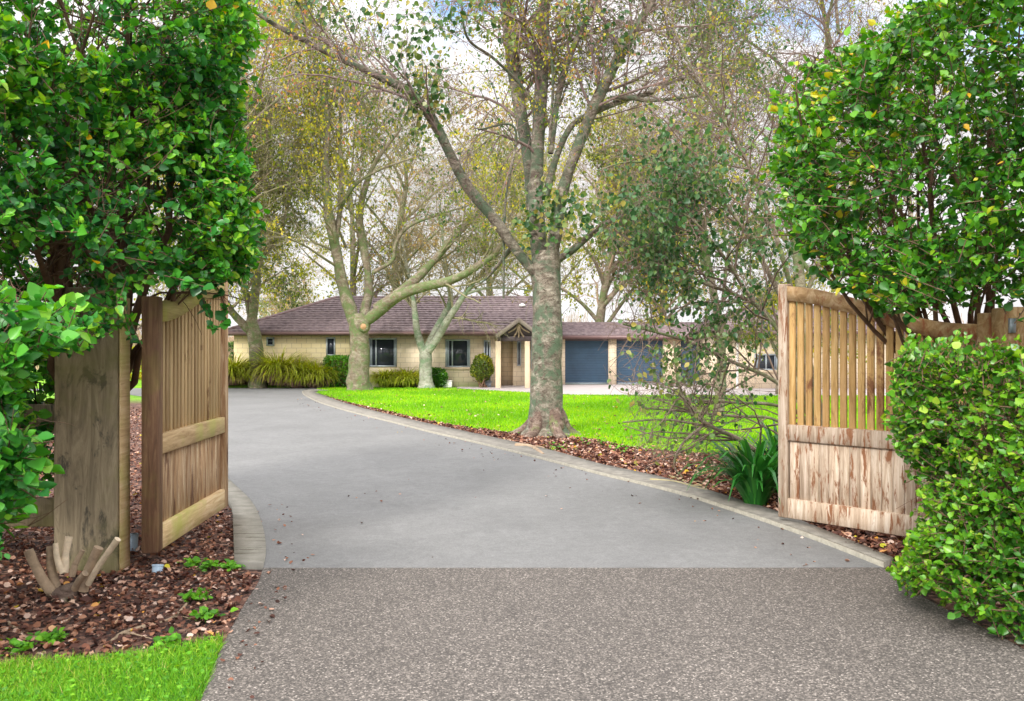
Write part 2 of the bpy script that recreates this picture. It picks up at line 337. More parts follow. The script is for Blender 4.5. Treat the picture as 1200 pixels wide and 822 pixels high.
M['twig'] = plain_mat('twig_bark', (.22, .155, .14), .85, 0, .45, 3)
M['twig_mossy'] = plain_mat('mossy_twig_bark', (.25, .22, .13), .85, 0, .5, 3)
M['twig_tan'] = plain_mat('tan_twig_bark', (.40, .28, .19), .85, 0, .35, 1)
M['twig_dark'] = plain_mat('dark_twig_bark', (.17, .12, .09), .85, 0, .4, 6)
M['stem'] = plain_mat('hedge_stem', (.13, .075, .045), .85, 0, .5, 9)
M['wood_left'] = wood_mat('weathered_pine', [(.32, (.16, .08, .04)), (.5, (.38, .24, .13)), (.66, (.62, .50, .36))], stain=(.15, .07, .035), stain_lo=.56, sv=(7, 7, 1.2))
M['wood_pale_slat'] = wood_mat('pale_slat_pine', [(.3, (.30, .19, .09)), (.5, (.45, .32, .17)), (.7, (.58, .45, .27))], gx=(22, 22, .8), stain=(.2, .11, .05), stain_lo=.62)
M['wood_lichen'] = wood_mat('lichened_pine', [(.3, (.26, .19, .06)), (.5, (.42, .34, .13)), (.7, (.55, .47, .22))], gx=(22, 1.6, 22), green=(.38, .42, .03))
M['wood_rail'] = wood_mat('pale_rail_pine', [(.3, (.30, .19, .09)), (.5, (.50, .36, .2)), (.7, (.64, .5, .32))], gx=(22, 1.6, 22), green=(.38, .38, .08))
M['wood_dark'] = wood_mat('dark_brown_pine', [(.3, (.07, .035, .02)), (.5, (.15, .08, .045)), (.7, (.27, .17, .09))], green=(.2, .17, .04))  # darker brown pine for the left gate's hinge stile
M['wood_right'] = wood_mat('silvered_pine', [(.3, (.22, .15, .10)), (.5, (.44, .35, .27)), (.7, (.66, .59, .52))], stain=(.21, .085, .035), stain_lo=.53, sc_=2.4, sv=(8, 8, 1.5))
M['wood_slat'] = wood_mat('honey_pine', [(.3, (.32, .18, .06)), (.5, (.56, .36, .14)), (.7, (.68, .49, .25))], stain=(.22, .09, .035), stain_lo=.57)
M['wood_top'] = wood_mat('stained_top_pine', [(.3, (.22, .12, .05)), (.5, (.42, .27, .13)), (.7, (.6, .46, .3))], gx=(9, 9, 9), stain=(.30, .10, .04), stain_lo=.53)
M['post'] = wood_mat('grey_post', [(.3, (.11, .09, .06)), (.5, (.235, .195, .13)), (.7, (.36, .305, .21))], gx=(9, 9, 1.1), stain=(.075, .065, .045), stain_lo=.535, green=(.17, .16, .05), sv=(4.5, 4.5, 2.0), sc_=1.3, dist=1.8)
M['stump'] = plain_mat('cut_stem_bark', (.33, .24, .16), .85, 0, .4, 14, .6)
M['cut'] = plain_mat('cut_wood', (.62, .5, .36), .8, 0, .2, 30)
M['logm'] = plain_mat('mossy_fallen_wood', (.34, .29, .15), .9, 0, .45, 9, .6)
M['blue'] = plain_mat('pale_blue_plastic', (.42, .55, .68), .4, 0, .08, 8)
M['block'] = None
def block_mat(name, c1, c2, mort):
    m, nt, b, o = newmat(name); v = N(nt, 'ShaderNodeTexCoord'); mp = N(nt, 'ShaderNodeMapping'); mp.inputs['Rotation'].default_value = (R(90), 0, 0)
    nt.links.new(v.outputs['Object'], mp.inputs[0])
    br = N(nt, 'ShaderNodeTexBrick'); br.inputs['Color1'].default_value = (*c1, 1); br.inputs['Color2'].default_value = (*c2, 1); br.inputs['Mortar'].default_value = (*mort, 1)
    br.inputs['Scale'].default_value = 1.0; br.inputs['Brick Width'].default_value = .40; br.inputs['Row Height'].default_value = .2; br.inputs['Mortar Size'].default_value = .010; br.inputs['Mortar Smooth'].default_value = .3
    nt.links.new(mp.outputs[0], br.inputs['Vector'])
    col = mixc(nt, .5, br.outputs[0], ramp(nt, [(.3, (.42, .42, .42)), (.7, (.6, .6, .6))], noise(nt, coords(nt), 1.5, 7, .7)).outputs[0], 'OVERLAY')
    nt.links.new(col, b.inputs['Base Color']); b.inputs['Roughness'].default_value = .85; return m
M['block'] = block_mat('cream_block', (.86, .72, .43), (.82, .68, .39), (.52, .41, .26))
M['block_pink'] = block_mat('peach_block', (.86, .72, .54), (.82, .68, .50), (.56, .45, .33))
m, nt_, b_, o_ = newmat('roof_tile'); v_ = coords(nt_)
at_ = N(nt_, 'ShaderNodeTexNoise'); at_.inputs['Scale'].default_value = 6; nt_.links.new(v_, at_.inputs['Vector'])
nt_.links.new(ramp(nt_, [(.3, (.11, .078, .085)), (.5, (.18, .13, .138)), (.72, (.27, .205, .21))], at_.outputs[0]).outputs[0], b_.inputs['Base Color']); b_.inputs['Roughness'].default_value = .6
M['tile'] = m
M['gutter'] = plain_mat('gutter_brown', (.20, .12, .12), .45, 0, .1, 2)
M['steel_door'] = plain_mat('roller_door_blue', (.026, .068, .125), .45, 0, .15, 2)
M['white'] = plain_mat('white_trim', (.78, .77, .76), .6, 0, .05, 2)
M['alu'] = plain_mat('window_frame_grey', (.42, .47, .52), .4, .2, .05, 2)
M['glass'] = plain_mat('dark_glass', (.03, .037, .05), .06, 0, .1, 1)
M['beam'] = plain_mat('dark_gable_board', (.10, .075, .085), .7, 0, .15, 2)
M['truss'] = plain_mat('truss_timber', (.22, .16, .10), .7, 0, .2, 5)
M['grey_barge'] = plain_mat('grey_barge_paint', (.27, .22, .19), .7, 0, .15, 5)
M['column'] = plain_mat('porch_column_paint', (.68, .54, .38), .8, 0, .1, 3)
M['grey_plastic'] = plain_mat('grey_plastic', (.3, .34, .4), .5, 0, .1, 3)
M['galv'] = plain_mat('galvanised_steel', (.35, .4, .46), .4, .6, .15, 20)
# ------------------------------------------------------------------ ground sheets
def inpoly(x, y, poly):
    poly = np.asarray(poly)[:, :2]; c = np.zeros(len(x), bool); j = len(poly) - 1
    for i in range(len(poly)):
        xi, yi = poly[i]; xj, yj = poly[j]
        c ^= ((yi > y) != (yj > y)) & (x < (xj - xi) * (y - yi) / (yj - yi + 1e-12) + xi); j = i
    return c
def sheet(name, poly, z, mat, kind='structure', thick=0.0):
    import bmesh
    bm = bmesh.new(); vs = [bm.verts.new((float(p[0]), float(p[1]), z)) for p in poly]
    f = bm.faces.new(vs)
    bmesh.ops.recalc_face_normals(bm, faces=[f])
    if f.normal.z < 0: f.normal_flip()
    if thick:
        r = bmesh.ops.extrude_face_region(bm, geom=[f])
        for v in [g for g in r['geom'] if isinstance(g, bmesh.types.BMVert)]: v.co.z = z
        for v in vs: v.co.z = z - thick
    bmesh.ops.triangulate(bm, faces=list(bm.faces)); bmesh.ops.recalc_face_normals(bm, faces=list(bm.faces))
    me = bpy.data.meshes.new(name); bm.to_mesh(me); bm.free(); me.materials.append(mat)
    o = bpy.data.objects.new(name, me); sc.collection.objects.link(o)
    if kind: o['kind'] = kind
    return o
def gp(l, n=None):
    a = np.array([G(x, y)[:2] for x, y in l])
    return spline(a, n) if n else a
# far ground: one sheet with mulch near the gate and rough grass farther off
m, nt_, b_, o_ = newmat('garden_ground'); v_ = coords(nt_)
sp_ = N(nt_, 'ShaderNodeSeparateXYZ'); nt_.links.new(v_, sp_.inputs[0])
vo = N(nt_, 'ShaderNodeTexVoronoi'); vo.inputs['Scale'].default_value = 30; nt_.links.new(v_, vo.inputs['Vector'])
s_ = N(nt_, 'ShaderNodeSeparateColor'); nt_.links.new(vo.outputs['Color'], s_.inputs[0])
lit = ramp(nt_, [(0, (.02, .012, .01)), (.4, (.07, .035, .028)), (.75, (.17, .08, .055)), (1, (.3, .17, .12))], s_.outputs[0]).outputs[0]
gr = ramp(nt_, [(.3, (.09, .25, .01)), (.7, (.24, .5, .015))], noise(nt_, v_, 1.5, 8, .7)).outputs[0]
mr = N(nt_, 'ShaderNodeMapRange'); mr.inputs[1].default_value = 24; mr.inputs[2].default_value = 27; nt_.links.new(sp_.outputs['Y'], mr.inputs[0])
nt_.links.new(mixc(nt_, mr.outputs[0], lit, gr), b_.inputs['Base Color']); b_.inputs['Roughness'].default_value = .95
bump(nt_, b_, noise(nt_, v_, 35, 4, .7), .8, .03)
sheet('ground', [(-900, -300), (900, -300), (900, 1500), (-900, 1500)], 0.0, m)
road_right = [(1035, 667), (960, 637), (900, 615), (850, 598), (800, 582), (750, 569), (700, 557), (640, 541), (560, 521), (500, 507), (470, 499), (430, 489), (400, 481), (375, 473), (362, 467), (355, 462.5), (356, 459), (372, 457)]
kerb_out = [(1047, 660), (980, 632), (910, 604), (860, 588), (800, 569), (750, 557), (700, 546), (640, 529), (560, 511), (500, 498), (470, 491), (430, 481), (405, 474), (385, 467), (374, 463), (370, 461), (371, 459.5), (385, 458.6)]
RR = gp(road_right, 90); KO = gp(kerb_out, 90)
s5 = G(600, 668)[1]
road_left = [(308, 668), (311, 645), (305, 615), (292, 590), (265, 563), (246, 538), (228, 512), (212, 490), (192, 473), (150, 463), (60, 458.5), (-200, 457)]
RL = gp(road_left, 50)
far = np.array([[-28, 36.2], [-10, 35.0], [-7.5, 33.4], [-6.8, 33.0]])
road_poly = list(map(tuple, RR)) + [(-6.0, 34.2), (-7.4, 34.6), (-12, 34.2), (-20, 33.2), (-30, 32.6)] + list(map(tuple, RL[::-1]))
sheet('driveway', road_poly, .010, M['asphalt'])
apl = gp([(308, 667.6), (303, 684), (288, 708), (268, 745), (252, 780), (236, 822), (205, 900), (120, 1100)], 30)
apr = gp([(1036, 667.6), (1058, 688), (1100, 712), (1150, 737), (1200, 764), (1300, 830), (1500, 1000)], 30)
sheet('driveway_apron', list(map(tuple, apl)) + [(-8, 1.2), (-8, -6), (10, -6), (10, 1.0)] + list(map(tuple, apr[::-1])), .012, M['agg'])
def strip(name, A, B, z, mat, thick):
    n = len(A); V = []
    for i in range(n):
        V += [(A[i][0], A[i][1], z), (B[i][0], B[i][1], z), (A[i][0], A[i][1], z - thick), (B[i][0], B[i][1], z - thick)]
    Q = []
    for i in range(n - 1):
        a = 4 * i; b = a + 4
        Q += [[a, a + 1, b + 1, b], [a, b, b + 2, a + 2], [a + 1, a + 3, b + 3, b + 1]]
    Q += [[0, 2, 3, 1], [4 * n - 4, 4 * n - 3, 4 * n - 1, 4 * n - 2]]
    return mesh_np(name, V, np.array(Q), mat, kind='structure')
dirn = norm(KO - RR); 
strip('kerb', RR + dirn * .035, KO, .04, M['kerb'], .06)
strip('kerb_edge', RR + dirn * .002, RR + dirn * .035, .042, M['kerb_edge'], .06)
lk_o = gp([(308.5, 668), (311.5, 645), (305.5, 615), (292.5, 590), (265.5, 563), (247, 537), (229, 511)], 40)
lk_i = gp([(275, 667), (274, 645), (273, 618), (271, 598), (256, 574), (233, 545), (216, 514)], 40)
# left kerb with tooled grooves
m, nt_, b_, o_ = newmat('grooved_concrete'); v_ = coords(nt_)
wv = noise(nt_, coords(nt_, (1.2, 13, 1)), 1.5, 5, .7, 1.0)
col = mixc(nt_, ramp(nt_, [(.36, (1, 1, 1)), (.45, (0, 0, 0))], wv).outputs[0], ramp(nt_, [(.3, (.19, .18, .15)), (.7, (.31, .29, .25))], noise(nt_, v_, 7, 7, .7)).outputs[0], (.12, .11, .08))
nt_.links.new(col, b_.inputs['Base Color']); b_.inputs['Roughness'].default_value = .9; bump(nt_, b_, wv, .5, .02)
strip('kerb.001', lk_i, lk_o, .045, m, .06)
# lawn
lawn_edge = [(373, 461.5), (385, 465.5), (400, 470), (425, 476), (450, 482), (490, 491), (530, 499), (580, 506), (620, 510), (690, 516), (740, 525), (790, 531), (850, 533), (920, 528), (1000, 520), (1150, 512), (1400, 505)]
LE = gp(lawn_edge, 80)
lawn_poly = list(map(tuple, LE)) + [(22, 16), (22, 27.0), (2.0, 28.4), (-1.2, 32.0), (-3.5, 33.6), (-7.2, 33.9), (-7.6, 33.2)]
sheet('lawn', lawn_poly, .018, M['lawn'])
sheet('forecourt', [(-2.2, 33.7), (-1.0, 31.9), (2.2, 28.6), (22, 27.2), (22, 37.9), (-1.0, 37.2), (-1.0, 34.95), (-2.2, 34.95)], .016, M['conc'])
# small grass bank beyond the road, on the left
mb = MB(); nx, ny = 60, 14
X_ = np.linspace(-34, -7.6, nx); Y_ = np.linspace(0, 1, ny); V = []
for i in range(nx):
    y0 = 35.0 if X_[i] > -12 else 35.0 - .08 * (-12 - X_[i])
    for j in range(ny):
        s = Y_[j]; hh = .27 * math.sin(min(1, s * 1.6) * math.pi / 2) * min(1, max(0, (-7.6 - X_[i]) / 1.5)) - .02 * (j in (0,))
        V.append((X_[i], y0 - 1.0 + s * 3.0, hh + .003))
Q = [[i * ny + j, (i + 1) * ny + j, (i + 1) * ny + j + 1, i * ny + j + 1] for i in range(nx - 1) for j in range(ny - 1)]
mesh_np('grass_bank', V, np.array(Q), M['lawn'], smooth=True, kind='structure')
# ------------------------------------------------------------------ house
H = empty('brick_house', (-3, 36, 0), 'long single storey cream block house with brown tiled roof and blue garage doors', 'house')
def hx(px, D): return (px - CX) / F * D
def wallbox(name, x0, x1, y0, y1, z0, z1, mat): 
    b = MB(); b.box((x0, y0, z0), (x1, y1, z1)); return b.build(name, mat, H)
YL, YM, YG, YR = 34.85, 35.15, 37.4, 33.5
xL0, xL1 = hx(274, YL), hx(409, YL)
w1 = wallbox('wall', xL0, xL1, YL, YL + 8, 0, 2.16, M['block'])
w2 = wallbox('wall', xL1 + .004, hx(580, YM), YM, YM + 8, 0, 2.16, M['block_pink'])
w3 = wallbox('wall', hx(587, 36.6), hx(601, 36.6), 36.6, 42, 0, 2.2, M['block_pink'])
w4 = wallbox('wall', hx(601, 36.6) + .003, hx(640, 36.3), 36.2, 41.9, 0, 2.2, M['block_pink'])
wallbox('wall', hx(580, YM) + .003, hx(587, 36.6) - .003, YM + .05, 42.1, 0, 2.19, M['block_pink'])
for a, b_ in ((640.1, 662), (713, 722), (777, 797), (842, 852)):
    wallbox('wall', hx(a, YG), hx(b_, YG), YG - .12, YG + 6, 0, 2.12, M['block_pink'])
wallbox('wall', hx(846, YR), hx(1040, YR), YR, YR + 9, 0, 2.2, M['block_pink'])
def window(px0, px1, py0, py1, Y, mull=(), sill=False, curtain=None):
    x0, x1 = hx(px0, Y), hx(px1, Y); z1 = CH - (py0 - CY) / F * Y; z0 = CH - (py1 - CY) / F * Y; t = .055
    f = MB()
    f.box((x0, Y - .05, z0), (x0 + t, Y + .01, z1)); f.box((x1 - t, Y - .05, z0), (x1, Y + .01, z1))
    f.box((x0 + t, Y - .05, z1 - t), (x1 - t, Y + .01, z1)); f.box((x0 + t, Y - .05, z0), (x1 - t, Y + .01, z0 + t))
    for mxp in mull:
        xm = x0 + (x1 - x0) * mxp; f.box((xm - t * .5, Y - .045, z0 + t), (xm + t * .5, Y + .008, z1 - t))
    fo = f.build('window', M['alu'], H)
    g = MB(); g.box((x0 + t * .9, Y - .012, z0 + t * .9), (x1 - t * .9, Y - .004, z1 - t * .9)); g.build('pane', M['glass'], fo)
    if px1 - px0 > 20:
        cu = MB(); cu.box((x0 + t, Y - .016, z0 + t), (x0 + t + .10, Y - .013, z1 - t)); cu.build('curtain', M['grey_plastic'], fo); cu = MB(); cu.box((x1 - t - .07, Y - .016, z0 + t), (x1 - t, Y - .013, z1 - t)); cu.build('curtain', M['grey_plastic'], fo)
    if sill:
        s = MB(); s.box((x0 - .05, Y - .11, z0 - .09), (x1 + .05, Y - .001, z0 - .003)); s.build('sill', M['column'], fo)
window(312.5, 321.5, 395.5, 405.5, YL); window(382.5, 393, 395.5, 417, YL)
window(432, 465, 396.5, 430, YM, (.27,)); window(522, 551, 398, 430.5, YM, (.28,), True)
window(567, 575, 399, 447, YM, (.5,)); window(606, 610.5, 400, 429, 36.2); window(622, 630, 397, 432, 36.2)
window(884, 911, 415, 434, YR, (.5,), True)
# lamp seen in the window is left as dark glass; roller doors
for a, b_ in ((662, 713), (722, 777), (797, 842)):
    x0, x1 = hx(a, YG) + .004, hx(b_, YG) - .004; z1 = 1.94; n = 26; V = []; 
    zs = np.linspace(.02, z1, n * 6 + 1); ph = (np.arange(n * 6 + 1) % 6) / 6
    dep = np.where(ph < .12, .03, np.where(ph > .9, .03, 0.0)); dep = .022 * (np.cos(ph * 2 * np.pi) > .6)
    V = np.array([[x, YG + .07 + d, z] for z, d in zip(zs, dep) for x in (x0, x1)])
    Q = [[2 * i, 2 * i + 1, 2 * i + 3, 2 * i + 2] for i in range(len(zs) - 1)]
    d = mesh_np('garage_door', V, np.array(Q), M['steel_door'], H)
    s = MB(); s.box((x0, YG + .03, .02), (x1, YG + .06, .09)); s.build('bottom_rail', M['grey_plastic'], d)
lb = MB()
for a, b_ in ((662, 713), (722, 777), (797, 842)): lb.box((hx(a, YG) + .002, YG - .1, 1.93), (hx(b_, YG) - .002, YG + .3, 2.12))
lb.build('door_lintel', M['beam'], H)
bk = MB(); bk.box((hx(660, YG), YG + .25, .0), (hx(845, YG), YG + .3, 1.92)); bk.build('garage_lining', M['beam'], H)
# stepped tile roofs -------------------------------------------------------
def tile_slope(mb, e0, e1, r0, r1, n, step=.05):
    """courses between eave line e0-e1 and ridge line r0-r1; each course a thin lifted wedge with rolls"""
    e0, e1, r0, r1 = map(lambda a: np.array(a, float), (e0, e1, r0, r1))
    for i in range(n):
        t0, t1 = i / n, (i + 1) / n + .002
        A, B = e0 + (r0 - e0) * t0, e1 + (r1 - e1) * t0; C, D = e1 + (r1 - e1) * t1, e0 + (r0 - e0) * t1
        L0 = np.linalg.norm(B - A); m_ = max(2, int(L0 / .075)); u = np.linspace(0, 1, m_)
        dirx = norm(B - A); up = np.cross(dirx, norm(r0 - e0)); up = up / np.linalg.norm(up); up *= np.sign(up[2])
        roll = .016 * np.abs(np.sin(u * L0 / .3 * np.pi))
        low = A + (B - A) * u[:, None] + up * (step + roll)[:, None]; base = A + (B - A) * u[:, None] - up * .004
        top = D + (C - D) * u[:, None] + up * (.002 + roll)[:, None]
        V = np.concatenate([base, low, top]); q = []
        for k in range(m_ - 1):
            q += [[k, k + 1, m_ + k + 1, m_ + k], [m_ + k, m_ + k + 1, 2 * m_ + k + 1, 2 * m_ + k]]
        mb.add(V, q)
ez = 2.27; rz = 3.93; ye = 34.5; yr = 39.6
LFc = hx(264, ye); Rend = hx(652, 36); RL_ = hx(394, yr)
rf = MB()
tile_slope(rf, (LFc, ye, ez), (Rend, ye, ez), (RL_, yr, rz), (Rend, yr, rz), 15)
tile_slope(rf, (LFc, 44.9, ez), (LFc, ye, ez), (RL_, yr, rz), (RL_, yr, rz), 15)
tile_slope(rf, (Rend, 44.9, ez), (LFc, 44.9, ez), (Rend, yr, rz), (RL_, yr, rz), 15)
Z2 = [(Rend, ye, ez), (Rend, 44.9, ez), (Rend, yr, rz)]; rf.add(Z2, None, [[0, 1, 2]])
roof = rf.build('roof', M['tile'], H)
# garage and right wing roofs
g = MB(); ge = 2.16; gz = 2.84
tile_slope(g, (Rend + .01, 37.0, ge), (hx(860, YG) + 3, 37.0, ge), (Rend + .01, 40.6, gz), (hx(860, YG) + 3, 40.6, gz), 9)
tile_slope(g, (hx(860, YG) + 3, 44.2, ge), (Rend + .01, 44.2, ge), (hx(860, YG) + 3, 40.6, gz), (Rend + .01, 40.6, gz), 9)
g.build('roof', M['tile'], H)
g = MB(); xa, xb = hx(836, YR), hx(1055, YR)
tile_slope(g, (xa, YR - .5, 2.28), (xb, YR - .5, 2.28), (xa + 2.6, YR + 4.5, 3.5), (xb, YR + 4.5, 3.5), 12)
tile_slope(g, (xa, YR + 9.3, 2.28), (xa, YR - .5, 2.28), (xa + 2.6, YR + 4.5, 3.5), (xa + 2.6, YR + 4.5, 3.5), 12)
g.build('roof', M['tile'], H)
# ridge and hip caps
def capline(a, b, r=.085):
    n = max(3, int(np.linalg.norm(np.array(b) - a) / .35)); m_ = MB()
    for i in range(n):
        p = np.array(a) + (np.array(b) - a) * i / n; q = np.array(a) + (np.array(b) - a) * (i + 1.08) / n
        Vv, qq = tubes(np.array([[p, q]]), np.array([[r * 1.1, r * .92]]), 8); m_.add(Vv, qq)
    return m_
m1 = capline((RL_, yr, rz + .02), (Rend, yr, rz + .02)); m1.build('ridge_cap', M['tile'], roof)
m1 = capline((LFc, ye, ez + .03), (RL_, yr, rz + .03)); m1.build('hip_cap', M['gutter'], roof)
# gutters
gt = MB()
gt.box((LFc - .05, ye - .12, ez - .13), (hx(583, 33.9), ye + .0, ez - .01)); gt.box((LFc - .05, ye, ez - .16), (Rend, ye + .75, ez - .135))
gt.box((hx(628, 33.9), ye - .12, ez - .13), (Rend, ye, ez - .01)); gt.box((LFc - .12, ye - .12, ez - .13), (LFc - .052, 44.9, ez - .01))
gt.build('gutter', M['gutter'], H)
gt = MB(); gt.box((Rend, 36.88, ge - .15), (xa + 1.2, 37.0, ge - .01)); gt.box((Rend, 37.002, ge - .17), (xa + 1.2, YG + .2, ge - .152)); gt.build('gutter', M['gutter'], H)
gt = MB(); gt.box((xa - .05, YR - .62, 2.13), (xb, YR - .5, 2.26)); gt.box((xa - .05, YR - .499, 2.12), (xb, YR + .3, 2.14)); gt.build('gutter', M['gutter'], H)
dp = MB()
V, q = tubes(np.array([[[hx(863.5, YR), YR - .07, .0], [hx(863.5, YR), YR - .07, 2.12]]]), np.array([[.045, .045]]), 8); dp.add(V, q); dp.build('downpipe', M['white'], H)
V, q = tubes(np.array([[[hx(582, YM), YM - .06, .0], [hx(582, YM), YM - .06, 2.12]]]), np.array([[.035, .035]]), 8)
# portico
yp = 33.7; pk = np.array([hx(608, yp), yp, CH + 38 * yp / F]); le = np.array([hx(581, yp), yp, CH + 18 * yp / F]); re_ = np.array([hx(635, yp), yp, CH + 18 * yp / F])
back = np.array([0, 3.6, 0.]); pr = MB()
tile_slope(pr, le + [0, 3.0, 0], le, pk + [0, 3.0, 0], pk, 5); tile_slope(pr, re_, re_ + [0, 3.0, 0], pk, pk + [0, 3.0, 0], 5)
proof = pr.build('porch_roof', M['tile'], H)
bg_ = MB()
for a, b2 in ((le, pk), (re_, pk)):
    dn = np.array([0, 0, -.17]); f1 = np.array([0, -.05, 0]); 
    bg_.add([a + f1 + [0, 0, .03], b2 + f1 + [0, 0, .03], b2 + f1 + dn, a + f1 + dn, a - f1 * .1 + [0, 0, .03], b2 - f1 * .1 + [0, 0, .03], b2 - f1 * .1 + dn, a - f1 * .1 + dn], [[0, 1, 2, 3], [7, 6, 5, 4], [0, 4, 5, 1], [3, 2, 6, 7], [0, 3, 7, 4], [1, 5, 6, 2]])
bg_.build('barge_board', M['grey_barge'], H)
gb = MB(); z0 = CH + 12 * yp / F
gb.add([le + [0.12, .25, -.03], re_ + [-.12, .25, -.03], pk + [0, .25, -.1], le + [.12, .3, -.03], re_ + [-.12, .3, -.03], pk + [0, .3, -.1]], [[0, 1, 4, 3]], [[0, 2, 1]])
gb.box((le[0] + .1, yp + .22, z0 - .03), (re_[0] - .1, yp + .31, le[2] - .035)); gb.build('gable_board', M['beam'], H)
tr = MB()
c0 = pk + [0, .1, -.15]
for dx_, dz_ in ((-.42, -.42), (.42, -.42), (0, -.62), (-.2, -.6), (.2, -.6)):
    ctrl = np.array([c0, c0 + [dx_ * .3, 0, dz_ * .6], c0 + [dx_, 0, dz_]]); V, q = tubes(spline(ctrl, 6)[None], np.full((1, 6), .035), 5); tr.add(V, q)
tr.build('gable_truss', M['truss'], H)
for a, b2 in ((580.5, 587), (615, 621)):
    cb = MB(); cb.box((hx(a, yp), yp + .08, 0), (hx(b2, yp), yp + .3, z0 - .035), bev=.012); cb.build('porch_column', M['column'], H)
# roof vent dome
rv = MB(); c = P(612, 360, 38.0); n_ = 10; V, q = tubes(np.array([[[c[0], c[1], c[2] - .3], [c[0], c[1], c[2]], [c[0], c[1], c[2] + .02], [c[0], c[1], c[2] + .12], [c[0], c[1], c[2] + .17]]]), np.array([[.09, .09, .17, .13, .02]]), 14)
rv.add(V, q); rv.build('roof_vent', M['white'], H)
# items by the house wall
bx = empty('storage_box', (hx(524, 34.6), 34.8, 0), 'small white box on the ground against the wall under the window', 'box')
b = MB(); b.box((hx(518.5, 34.6), 34.6, 0.004), (hx(529.5, 34.6), 34.95, .24), bev=.01); b.build('container', M['white'], bx)
b = MB(); b.box((hx(518, 34.6), 34.57, .243), (hx(530, 34.6), 34.97, .28), bev=.01); b.build('lid', M['white'], bx)
bx = empty('trough_planter', (hx(571, 34.7), 34.8, 0), 'low grey trough beside the porch column at the front door', 'planter')
b = MB(); b.box((hx(566, 34.7), 34.65, .004), (hx(575.5, 34.7), 35.0, .2), bev=.01); b.build('trough', M['grey_plastic'], bx)
b = MB(); b.box((hx(565, 34.7), 34.62, .203), (hx(576.5, 34.7), 35.03, .235), bev=.008); b.build('rim', M['grey_plastic'], bx)

# ------------------------------------------------------------------ gates
def frame_fn(A, B):
    """local (u along the gate, v thickness, w height) -> world"""
    A = np.array([A[0], A[1], 0.]); B = np.array([B[0], B[1], 0.]); U = norm(B - A); Vn = np.array([-U[1], U[0], 0])
    return lambda L: A + L[:, :1] * U + L[:, 1:2] * Vn + L[:, 2:3] * np.array([0, 0, 1.])
def addrnd(o, vals):
    a = o.data.attributes.new('rnd', 'FLOAT', 'POINT'); a.data.foreach_set('value', np.asarray(vals, np.float32))
def box_set(name, boxes, fn, mat, parent, bev=.004, rot=None):
    """boxes with a per-board random attribute"""
    mb = MB(); rn = []
    for (a, b) in boxes:
        n0 = mb.n; mb.box(a, b, fn, bev); rn += [random.random()] * (mb.n - n0)
    o = mb.build(name, mat, parent); addrnd(o, rn); return o
def gate(A, B, zb, label, mats, side, pitch, sw, bw, hh=1.72, ht=2.0, thick=.09, prof=None):
    """A hinge end, B meeting end (tall). side = sign of the face seen"""
    root = empty('timber_gate', (A[0], A[1], 0), label, 'gate', 'pair of open driveway gates')
    fn = frame_fn(A, B); L = float(np.hypot(B[0] - A[0], B[1] - A[1])); s = .085; t = thick / 2
    box_set('stile', [((0, -t, zb), (s * 1.25, t, hh + .04 + zb))], fn, mats['hinge'], root, .008)
    box_set('stile', [((L - s, -t, zb), (L, t, ht + zb))], fn, mats['stile'], root, .008)
    box_set('bottom_rail', [((s * 1.25 + .001, -t * .9, zb), (L - s - .001, t * .9, zb + .17))], fn, mats['rail'], root, .008)
    box_set('middle_rail', [((s * 1.25 + .001, -t * .9, zb + .66), (L - s - .001, t * .9, zb + .80))], fn, mats['rail'], root, .008)
    # swept top rail: low at the hinge, high at the meeting stile
    def top(u): return zb + np.interp(u / L, prof[0], prof[1])
    n = 28; us = np.linspace(s * 1.25 + .002, L - s - .002, n); V = []
    for u in us:
        tt = float(top(u)); th = .125
        for v, w_ in ((-t * .9, tt - th), (t * .9, tt - th), (t * .9, tt), (-t * .9, tt)): V.append((u, v, w_))
    Q = [[0, 1, 2, 3], [4 * n - 1, 4 * n - 2, 4 * n - 3, 4 * n - 4]]
    for i in range(n - 1):
        for k in range(4): Q.append([4 * i + k, 4 * i + 4 + k, 4 * i + 4 + (k + 1) % 4, 4 * i + (k + 1) % 4])
    o = mesh_np('top_rail', fn(np.array(V)), np.array(Q), mats['top'], root); addrnd(o, [.5] * len(V))
    slats = []; u = L - s - .004 - sw
    while u > s * 1.25 + .01:
        slats.append(((u, -.013, zb + .795), (u + sw, .013, float(top(u + sw / 2)) - .1))); u -= pitch
    box_set('slat_panel', slats, fn, mats['slat'], root, .003)
    bs = []; u = s * 1.25 + .003
    while u + .01 < L - s:
        e = min(u + bw - .004, L - s - .002); bs.append(((u, -.012 + random.uniform(-.002, .002), zb + .165), (e, .014, zb + .665))); u += bw
    box_set('board_panel', bs, fn, mats['board'], root, .003)
    return root, fn, L
RA = (hx(1166, 6.11), 6.11); RB = (hx(914.5, 7.37), 7.37)
gate(RA, RB, .07, 'right-hand slatted timber gate, silvered boards with red-brown stains, half hidden by the clipped hedge',
     dict(hinge=M['wood_top'], stile=M['wood_right'], rail=M['wood_right'], top=M['wood_top'], slat=M['wood_slat'], board=M['wood_right']), 1, .0755, .055, .088, 1.66, 2.0, prof=([0, .15, .22, .3, .37, .45, .53, .61, .70, .78, .88, 1], [1.615, 1.63, 1.645, 1.675, 1.71, 1.75, 1.80, 1.85, 1.895, 1.93, 1.965, 1.99]))
LA = (-2.465, 5.80); LB = (hx(262, 7.5) - .03, 7.55)
